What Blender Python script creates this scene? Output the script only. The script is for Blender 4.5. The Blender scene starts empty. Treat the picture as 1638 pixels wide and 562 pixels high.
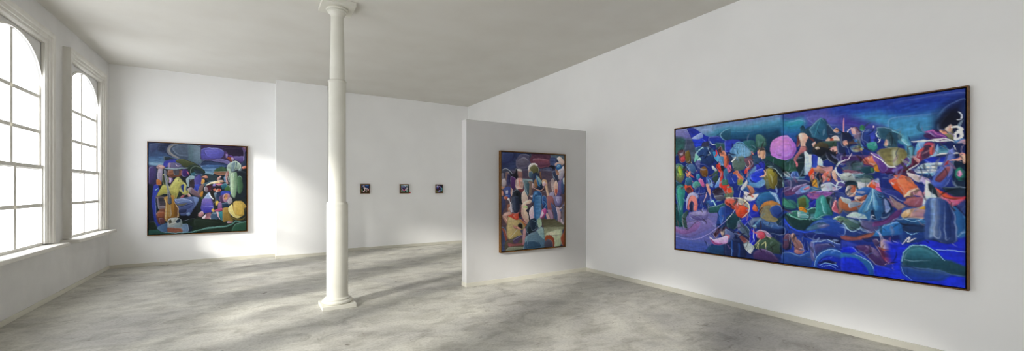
import bpy, bmesh, math
import numpy as np
from mathutils import Vector, Matrix

scene = bpy.context.scene
col = scene.collection
PI = math.pi

# ------------------------------------------------------------------ room plan
# camera stands at x = 0, y = 0; y runs into the room, x to the right
XL, XR = -2.359, 5.23            # window wall / long right wall
YA, YB, YC = 10.731, 10.355, 10.768   # far wall: left bay, chimney breast, right recess
XS0, XS1 = 0.40, 1.435           # chimney breast edges
YR = -3.6                        # wall behind the camera
H = 3.92
XP, YP, YPB, ZP = 2.772, 5.760, 5.925, 2.603   # partition
WIN_Y = [7.09, 9.36, 4.60, 2.62, 0.36, -1.90]  # window centres, left wall; last four unseen, added and spaced for floor light
WH = 0.72                        # half width of glazing
ZB, ZSP, ZAP = 0.80, 2.86, 3.385  # glazing bottom, arch spring, arch apex

# ------------------------------------------------------------------ helpers
def mesh_obj(name, bm, mat=None, parent=None, smooth=False, loc=(0, 0, 0), recalc=True):
    if recalc:
        bmesh.ops.recalc_face_normals(bm, faces=bm.faces)
    me = bpy.data.meshes.new(name)
    bm.to_mesh(me); bm.free()
    if smooth:
        for p in me.polygons: p.use_smooth = True
    o = bpy.data.objects.new(name, me)
    col.objects.link(o)
    o.location = loc
    if mat: me.materials.append(mat)
    if parent: o.parent = parent
    return o

def box(bm, x0, x1, y0, y1, z0, z1, bev=0.0):
    m = Matrix.Translation(((x0+x1)/2, (y0+y1)/2, (z0+z1)/2)) @ Matrix.Diagonal((x1-x0, y1-y0, z1-z0, 1))
    r = bmesh.ops.create_cube(bm, size=1.0, matrix=m)
    if bev > 0:
        es = list({e for v in r['verts'] for e in v.link_edges})
        bmesh.ops.bevel(bm, geom=es, offset=bev, segments=2, profile=0.5, affect='EDGES')

def new_bm(): return bmesh.new()

def lathe(bm, prof, n=64, cx=0, cy=0):
    rings = []
    for r, z in prof:
        rings.append([bm.verts.new((cx + r*math.cos(2*PI*k/n), cy + r*math.sin(2*PI*k/n), z)) for k in range(n)])
    for a, b in zip(rings, rings[1:]):
        for k in range(n):
            bm.faces.new((a[k], a[(k+1) % n], b[(k+1) % n], b[k]))
    bm.faces.new(rings[0][::-1]); bm.faces.new(rings[-1])

def extrude_profile(bm, pts, y0, y1, to3):
    """closed 2D profile swept between two stations; to3(p, t) -> xyz"""
    a = [bm.verts.new(to3(p, y0)) for p in pts]
    b = [bm.verts.new(to3(p, y1)) for p in pts]
    n = len(pts)
    for k in range(n):
        bm.faces.new((a[k], a[(k+1) % n], b[(k+1) % n], b[k]))
    bm.faces.new(a[::-1]); bm.faces.new(b)

def empty(name, loc, label=None, cat=None, group=None, kind=None):
    o = bpy.data.objects.new(name, None); col.objects.link(o)
    o.location = loc; o.empty_display_size = 0.2
    tag(o, label, cat, group, kind)
    return o

def tag(o, label=None, cat=None, group=None, kind=None):
    if label: o['label'] = label
    if cat: o['category'] = cat
    if group: o['group'] = group
    if kind: o['kind'] = kind
    return o

# ------------------------------------------------------------------ materials
def lin(h):
    if isinstance(h, str):
        h = [int(h[i:i+2], 16)/255 for i in (0, 2, 4)]
    return tuple(c/12.92 if c <= 0.04045 else ((c+0.055)/1.055)**2.4 for c in h)

def base_mat(name, rough=0.6, spec=0.3):
    m = bpy.data.materials.new(name); m.use_nodes = True
    nt = m.node_tree; b = nt.nodes['Principled BSDF']
    b.inputs['Roughness'].default_value = rough
    b.inputs['Specular IOR Level'].default_value = spec
    return m, nt, b

def noise_mat(name, c1, c2, scale=3.0, detail=6, rough=0.6, spec=0.3, bump=0.0, bscale=None, stretch=(1, 1, 1), lo=0.3, hi=0.7):
    m, nt, b = base_mat(name, rough, spec)
    N = nt.nodes.new; L = nt.links.new
    tc = N('ShaderNodeTexCoord'); mp = N('ShaderNodeMapping')
    mp.inputs['Scale'].default_value = stretch
    L(tc.outputs['Object'], mp.inputs['Vector'])
    no = N('ShaderNodeTexNoise'); no.inputs['Scale'].default_value = scale; no.inputs['Detail'].default_value = detail
    L(mp.outputs['Vector'], no.inputs['Vector'])
    cr = N('ShaderNodeValToRGB')
    cr.color_ramp.elements[0].position = lo; cr.color_ramp.elements[1].position = hi
    cr.color_ramp.elements[0].color = (*lin(c1), 1); cr.color_ramp.elements[1].color = (*lin(c2), 1)
    L(no.outputs['Fac'], cr.inputs['Fac']); L(cr.outputs['Color'], b.inputs['Base Color'])
    if bump > 0:
        n2 = N('ShaderNodeTexNoise'); n2.inputs['Scale'].default_value = bscale or scale*8; n2.inputs['Detail'].default_value = 5
        L(mp.outputs['Vector'], n2.inputs['Vector'])
        bp = N('ShaderNodeBump'); bp.inputs['Strength'].default_value = bump; bp.inputs['Distance'].default_value = 0.01
        L(n2.outputs['Fac'], bp.inputs['Height']); L(bp.outputs['Normal'], b.inputs['Normal'])
    return m

M_wall = noise_mat('white_wall_paint', 'efefef', 'f4f4f4', 1.2, 4, 0.75, 0.2, 0.04, 30)
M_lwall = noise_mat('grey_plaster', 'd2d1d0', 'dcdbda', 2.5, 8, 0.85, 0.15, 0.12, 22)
M_ceil = noise_mat('ceiling_plaster', 'd3d0c9', 'd9d7d1', 1.6, 5, 0.9, 0.1, 0.08, 25)
M_part = noise_mat('partition_paint', 'cac9c8', 'd0cfcf', 1.5, 5, 0.8, 0.2, 0.05, 40)
M_trim = noise_mat('window_trim_paint', 'cfccc5', 'dad8d2', 4, 6, 0.55, 0.3, 0.05, 20, stretch=(3, 3, 0.6))
M_base = noise_mat('cream_baseboard_paint', 'cbc8bb', 'd3d0c4', 3, 4, 0.5, 0.3)
M_col = noise_mat('cream_column_paint', 'd6d4c9', 'dddbd1', 5, 4, 0.45, 0.35, 0.03, 30)
M_wood = noise_mat('brown_wood_frame', '5a3c17', '7b5527', 6, 6, 0.5, 0.3, 0.05, 30, stretch=(1, 6, 6))
M_black = noise_mat('black_backing', '0b0a0c', '131216', 8, 2, 0.8, 0.1)
M_red = noise_mat('red_sticker_paper', 'c81e28', 'd52a33', 20, 2, 0.5, 0.3)

def floor_material():
    m, nt, b = base_mat('worn_concrete_floor', 0.55, 0.25)
    N = nt.nodes.new; L = nt.links.new
    tc = N('ShaderNodeTexCoord')
    def noise(scale, detail, stretch=(1, 1, 1), rot=0, dist=0.0, rough=0.55):
        mp = N('ShaderNodeMapping'); mp.inputs['Scale'].default_value = stretch
        mp.inputs['Rotation'].default_value = (0, 0, rot)
        L(tc.outputs['Object'], mp.inputs['Vector'])
        n = N('ShaderNodeTexNoise'); n.inputs['Scale'].default_value = scale
        n.inputs['Detail'].default_value = detail; n.inputs['Distortion'].default_value = dist
        n.inputs['Roughness'].default_value = rough
        L(mp.outputs['Vector'], n.inputs['Vector']); return n.outputs['Fac']
    def ramp(f, p0, c0, p1, c1):
        r = N('ShaderNodeValToRGB'); e = r.color_ramp.elements
        e[0].position = p0; e[1].position = p1
        e[0].color = (*lin(c0), 1); e[1].color = (*lin(c1), 1)
        L(f, r.inputs['Fac']); return r.outputs['Color']
    def mul(a, c, f=1.0):
        x = N('ShaderNodeMix'); x.data_type = 'RGBA'; x.blend_type = 'MULTIPLY'
        x.inputs[0].default_value = f
        L(a, x.inputs[6]); L(c, x.inputs[7]); return x.outputs[2]
    base = ramp(noise(0.8, 8, (1, 1.35, 1), 0.45, 0.9, 0.58), 0.36, FLOOR_D, 0.64, FLOOR_L)
    a = ramp(noise(2.6, 8, (1, 1.5, 1), 0.45, 0.8, 0.62), 0.30, 'c8c6c1', 0.55, 'ffffff')
    d = ramp(noise(2.1, 5, (1, 3.0, 1), 0.3, 2.2), 0.25, 'a39a8c', 0.37, 'ffffff')
    g = ramp(noise(38, 4), 0.30, 'dcdbd8', 0.55, 'ffffff')
    vo = ramp(noise(7.5, 3, (1, 1.4, 1), 0.2, 1.0), 0.24, '8a8378', 0.31, 'ffffff')
    c = mul(mul(mul(mul(base, a, 0.8), d, 0.55), g, 0.7), vo, 0.8)
    L(c, b.inputs['Base Color'])
    bp = N('ShaderNodeBump'); bp.inputs['Strength'].default_value = 0.08; bp.inputs['Distance'].default_value = 0.01
    L(noise(14, 6), bp.inputs['Height']); L(bp.outputs['Normal'], b.inputs['Normal'])
    return m
FLOOR_D, FLOOR_L = 'b2b0ab', 'd0cec4'
M_floor = floor_material()

def glass_material():
    m = bpy.data.materials.new('clear_window_glass'); m.use_nodes = True
    nt = m.node_tree; nt.nodes.clear(); N = nt.nodes.new; L = nt.links.new
    out = N('ShaderNodeOutputMaterial'); mix = N('ShaderNodeMixShader')
    tr = N('ShaderNodeBsdfTransparent'); gl = N('ShaderNodeBsdfGlossy'); gl.inputs['Roughness'].default_value = 0.02
    no = N('ShaderNodeTexNoise'); no.inputs['Scale'].default_value = 2
    cr = N('ShaderNodeValToRGB')
    cr.color_ramp.elements[0].color = (0.97, 0.985, 0.98, 1); cr.color_ramp.elements[1].color = (0.99, 0.99, 0.99, 1)
    L(no.outputs['Fac'], cr.inputs['Fac']); L(cr.outputs['Color'], tr.inputs['Color'])
    mix.inputs['Fac'].default_value = 0.05
    L(tr.outputs['BSDF'], mix.inputs[1]); L(gl.outputs['BSDF'], mix.inputs[2])
    L(mix.outputs['Shader'], out.inputs['Surface'])
    return m
M_glass = glass_material()

# ------------------------------------------------------------------ shell
def structure(name, bm, mat, **k):
    o = mesh_obj(name, bm, mat, **k); o['kind'] = 'structure'; return o

bm = new_bm(); box(bm, XL-0.06, XR+0.15, YR-0.15, YC+0.15, -0.12, 0.0); structure('floor', bm, M_floor)
bm = new_bm(); box(bm, XL-0.06, XR+0.15, YR-0.15, YC+0.15, H, H+0.12); structure('ceiling', bm, M_ceil)
bm = new_bm(); box(bm, XR, XR+0.15, YR-0.15, YC+0.15, 0, H); structure('wall_right', bm, M_wall)
bm = new_bm(); box(bm, XL-0.06, XR, YR-0.15, YR, 0, H); structure('wall_behind', bm, M_wall)
# far wall: left bay, projecting chimney breast, right recess, one continuous outline
bm = new_bm()
pl = [(XL-0.06, YA), (XS0, YA), (XS0, YB), (XS1, YB), (XS1, YC), (XR, YC), (XR, YC+0.15), (XL-0.06, YC+0.15)]
extrude_profile(bm, pl, 0, H, lambda p, t: (p[0], p[1], t)); structure('wall_far', bm, M_wall)
bm = new_bm(); box(bm, XP, XR, YP, YPB, 0.0, ZP, 0.004); structure('wall_partition', bm, M_part)

# left wall with one rectangular opening per window
RO = WH + 0.05                   # rough opening half width
ZO0, ZO1 = ZB-0.05, 3.47
bm = new_bm()
ys = sorted(WIN_Y)
xo, xi = XL-0.06, XL
box(bm, xo, xi, YR, YA, 0, ZO0); box(bm, xo, xi, YR, YA, ZO1, H)
edges = [YR] + [v for y in ys for v in (y-RO, y+RO)] + [YA]
for a, b in zip(edges[::2], edges[1::2]): box(bm, xo, xi, a, b, ZO0, ZO1)
structure('wall_left', bm, M_lwall)

# baseboards
BH, BT = 0.066, 0.012
def baseboard(name, pts):
    """pts: plan outline of the strip as rectangles"""
    bm = new_bm()
    for (x0, x1, y0, y1) in pts: box(bm, x0, x1, y0, y1, 0, BH, 0.003)
    structure(name, bm, M_base)
baseboard('baseboard_left', [(XL, XL+BT, YR, YA)])
baseboard('baseboard_far', [(XL+BT, XS0, YA-BT, YA), (XS0-BT, XS0, YB-BT, YA-BT), (XS0, XS1+BT, YB-BT, YB),
                            (XS1, XS1+BT, YB, YC), (XS1+BT, XR-BT, YC-BT, YC)])
baseboard('baseboard_right', [(XR-BT, XR, YR, YP-BT), (XR-BT, XR, YPB+BT, YC)])
baseboard('baseboard_partition', [(XP-BT/3, XR, YP-BT, YP), (XP-BT/3, XP, YP, YPB), (XP, XR, YPB, YPB+BT)])

# ------------------------------------------------------------------ windows (local: y along the wall, x into the room, z up from floor)
def arch_pts(n=40, hw=WH, z0=ZSP, z1=ZAP):
    return [(-hw*math.cos(PI*k/n), z0 + (z1-z0)*math.sin(PI*k/n)) for k in range(n+1)]

def arch_z(y, hw=WH):
    return ZSP + (ZAP-ZSP)*math.sqrt(max(0, 1-(y/hw)**2))

def build_window(root):
    # casing: moulded board swept round the sides and head, mitred
    bm = new_bm()
    # profile: (distance outwards from glazing edge, projection from wall plane)
    prof = [(-0.02, 0.0), (-0.02, 0.035), (0.0, 0.050), (0.030, 0.052), (0.036, 0.066), (0.075, 0.068), (0.082, 0.084),
            (0.118, 0.092), (0.140, 0.090), (0.140, 0.0)]
    def corner(sy, top):
        return [((sy*(WH+0.005+d)), (ZO1-0.02+d if top else 0.80), p) for d, p in prof]
    rings = [corner(-1, False), corner(-1, True), corner(1, True), corner(1, False)]
    vr = [[bm.verts.new((p, y, z)) for (y, z, p) in r] for r in rings]
    for a, b in zip(vr, vr[1:]):
        n = len(a)
        for k in range(n): bm.faces.new((a[k], a[(k+1) % n], b[(k+1) % n], b[k]))
    bm.faces.new(vr[0]); bm.faces.new(vr[-1][::-1])
    mesh_obj('casing', bm, M_trim, root)
    # sill board with rounded nose, and the moulding below it
    bm = new_bm()
    box(bm, -0.05, 0.20, -0.95, 0.95, 0.735, 0.785, 0.010)
    mesh_obj('sill', bm, M_trim, root)
    # arched spandrel panel above the glazing
    bm = new_bm()
    ap = arch_pts(48)
    top = ZO1 + 0.0
    f0, f1 = [], []
    n = len(ap)
    vin = [bm.verts.new((-0.004, y, z)) for y, z in ap]
    vout = [bm.verts.new((-0.004, max(-RO, min(RO, y*RO/WH)), top)) for y, z in ap]
    vinb = [bm.verts.new((-0.050, y, z)) for y, z in ap]
    voutb = [bm.verts.new((-0.050, max(-RO, min(RO, y*RO/WH)), top)) for y, z in ap]
    for k in range(n-1):
        bm.faces.new((vin[k], vin[k+1], vout[k+1], vout[k]))
        bm.faces.new((vinb[k+1], vinb[k], voutb[k], voutb[k+1]))
        bm.faces.new((vin[k+1], vin[k], vinb[k], vinb[k+1]))
        bm.faces.new((vout[k], vout[k+1], voutb[k+1], voutb[k]))
    mesh_obj('spandrel_panel', bm, M_lwall, root)
    # thin bead round the arch
    bm = new_bm()
    for r0, r1, x0, x1 in ((0.0, 0.022, -0.004, 0.008),):
        a = arch_pts(48); b = arch_pts(48, WH+r1, ZSP, ZAP+r1)
        va = [bm.verts.new((x1, *p)) for p in a]; vb = [bm.verts.new((x1-0.004, *p)) for p in b]
        va0 = [bm.verts.new((x0-0.02, *p)) for p in a]; vb0 = [bm.verts.new((x0-0.02, *p)) for p in b]
        for k in range(len(a)-1):
            bm.faces.new((va[k], va[k+1], vb[k+1], vb[k])); bm.faces.new((va[k+1], va[k], va0[k], va0[k+1]))
            bm.faces.new((vb[k], vb[k+1], vb0[k+1], vb0[k])); bm.faces.new((va0[k], vb0[k], vb0[k+1], va0[k+1]))
    mesh_obj('arch_bead', bm, M_trim, root)
    # sashes: upper (set back) and lower (in front of it)
    ZM = 1.80
    def sash(name, z0, z1, x0, x1, bars, arched):
        bm = new_bm()
        st = 0.028
        zt = ZSP if arched else z1
        for s in (-1, 1):
            e0, e1 = sorted((s*WH, s*(WH-st))) if not arched else sorted((s*(WH+0.045), s*(WH-0.006)))
            box(bm, x0, x1, e0, e1, z0, zt)
            if True:
                f0, f1 = sorted((s*(WH+0.048), s*WH)); box(bm, x0, x1, f0, f1, z0, zt)
        box(bm, x0, x1, -WH, WH, z0, z0+0.045)
        if not arched: box(bm, x0, x1, -WH, WH, z1-0.045, z1)
        mesh_obj(name, bm, M_trim, root)
        sh = root.children[-1] if False else bpy.data.objects[col.objects[-1].name]
        # muntins as one glazing grid of the sash
        bm = new_bm()
        box(bm, x0+0.006, x1-0.004, -0.030, 0.030, z0+0.02, (arch_z(0)+0.01 if arched else z1-0.02))
        for zb in bars: box(bm, x0+0.006, x1-0.004, -WH, WH, zb-0.021, zb+0.021)
        mesh_obj('muntin_grid', bm, M_trim, sh)
        # one sheet of glass filling the sash
        bm = new_bm()
        xg = (x0+x1)/2
        if arched:
            ring = [(-WH, z0)] + arch_pts(40) + [(WH, z0)]
        else:
            ring = [(-WH, z0), (-WH, z1), (WH, z1), (WH, z0)]
        bm.faces.new([bm.verts.new((xg, *p)) for p in ring])
        mesh_obj('glass_pane', bm, M_glass, sh)
    sash('upper_sash', ZM-0.03, ZAP, -0.045, -0.018, (2.725, 2.265), True)
    sash('lower_sash', 0.775, ZM+0.025, -0.018, 0.012, (1.305,), False)

w = empty('window_1', (XL, WIN_Y[0], 0), kind='structure')
build_window(w)
def copy_tree(o, parent=None, name=None):
    c = o.copy(); col.objects.link(c)
    if name: c.name = name
    if parent: c.parent = parent
    for ch in list(o.children): copy_tree(ch, c)
    return c
for i, y in enumerate(WIN_Y[1:], 2):  # from the third on: out of view, added for the daylight they admit
    c = copy_tree(w, None, 'window_%d' % i); c.location = (XL, y, 0)

# ------------------------------------------------------------------ column
CX, CY = 0.912, 5.752
c = empty('column', (CX, CY, 0), 'cream painted round column with stepped shaft on a square plinth, standing free in the room', 'column', kind='thing')
def part(name, prof, n=72):
    bm = new_bm(); lathe(bm, prof, n); o = mesh_obj(name, bm, M_col, c)
    me = o.data
    for p in me.polygons: p.use_smooth = len(p.vertices) == 4
    es = o.modifiers.new('split', 'EDGE_SPLIT'); es.split_angle = math.radians(38)
    return o
bm = new_bm(); box(bm, -0.202, 0.202, -0.202, 0.202, 0.0, 0.048, 0.004); mesh_obj('plinth', bm, M_col, c)
def arc(r0, z0, rad, a0, a1, n=8, sq=1.0):
    return [(r0+rad*math.cos(math.radians(a0+(a1-a0)*k/n)), z0+sq*rad*math.sin(math.radians(a0+(a1-a0)*k/n))) for k in range(n+1)]
part('base_moulding', [(0.10, 0.048), (0.168, 0.048)] + arc(0.165, 0.070, 0.022, -80, 85, 8) + [(0.160, 0.094)] + arc(0.1475, 0.104, 0.0125, -60, 88, 6)
     + [(0.142, 0.118), (0.136, 0.124), (0.10, 0.124)])
part('lower_shaft', [(0.131, 0.118), (0.131, 1.318), (0.129, 1.328), (0.1255, 1.332), (0.124, 1.340), (0.1215, 1.344), (0.1215, 1.352), (0.09, 1.352)])
part('middle_shaft', [(0.107, 1.35), (0.1055, 2.1), (0.104, 2.91)])
part('collar', [(0.09, 2.898), (0.104, 2.900)] + arc(0.104, 2.914, 0.010, -80, 80, 8) + [(0.104, 2.928), (0.098, 2.932), (0.08, 2.932)])
part('upper_shaft', [(0.0905, 2.93), (0.089, 3.1), (0.083, 3.45), (0.0755, 3.765)])
part('capital', [(0.06, 3.742), (0.076, 3.744), (0.080, 3.765), (0.091, 3.785), (0.106, 3.800), (0.108, 3.806), (0.112, 3.808)] + arc(0.112, 3.818, 0.011, -70, 80, 8)
     + [(0.118, 3.833), (0.122, 3.834)] + arc(0.122, 3.846, 0.013, -80, 85, 8) + [(0.126, 3.868), (0.06, 3.868)])
bm = new_bm(); box(bm, -0.200, 0.200, -0.200, 0.200, 3.864, H, 0.004); mesh_obj('abacus', bm, M_col, c)
SKY, SUN, SUN_ANG, SUN_EL, SUN_DX, SUN_DY, EXPO = 4.0, 4.4, 6.5, 22.6, 1.0, 0.48, 0.26
GAIN_BIG, GAIN_P1, GAIN_P2, GAIN_S = 1.3, 0.85, 1.25, 1.2
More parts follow.
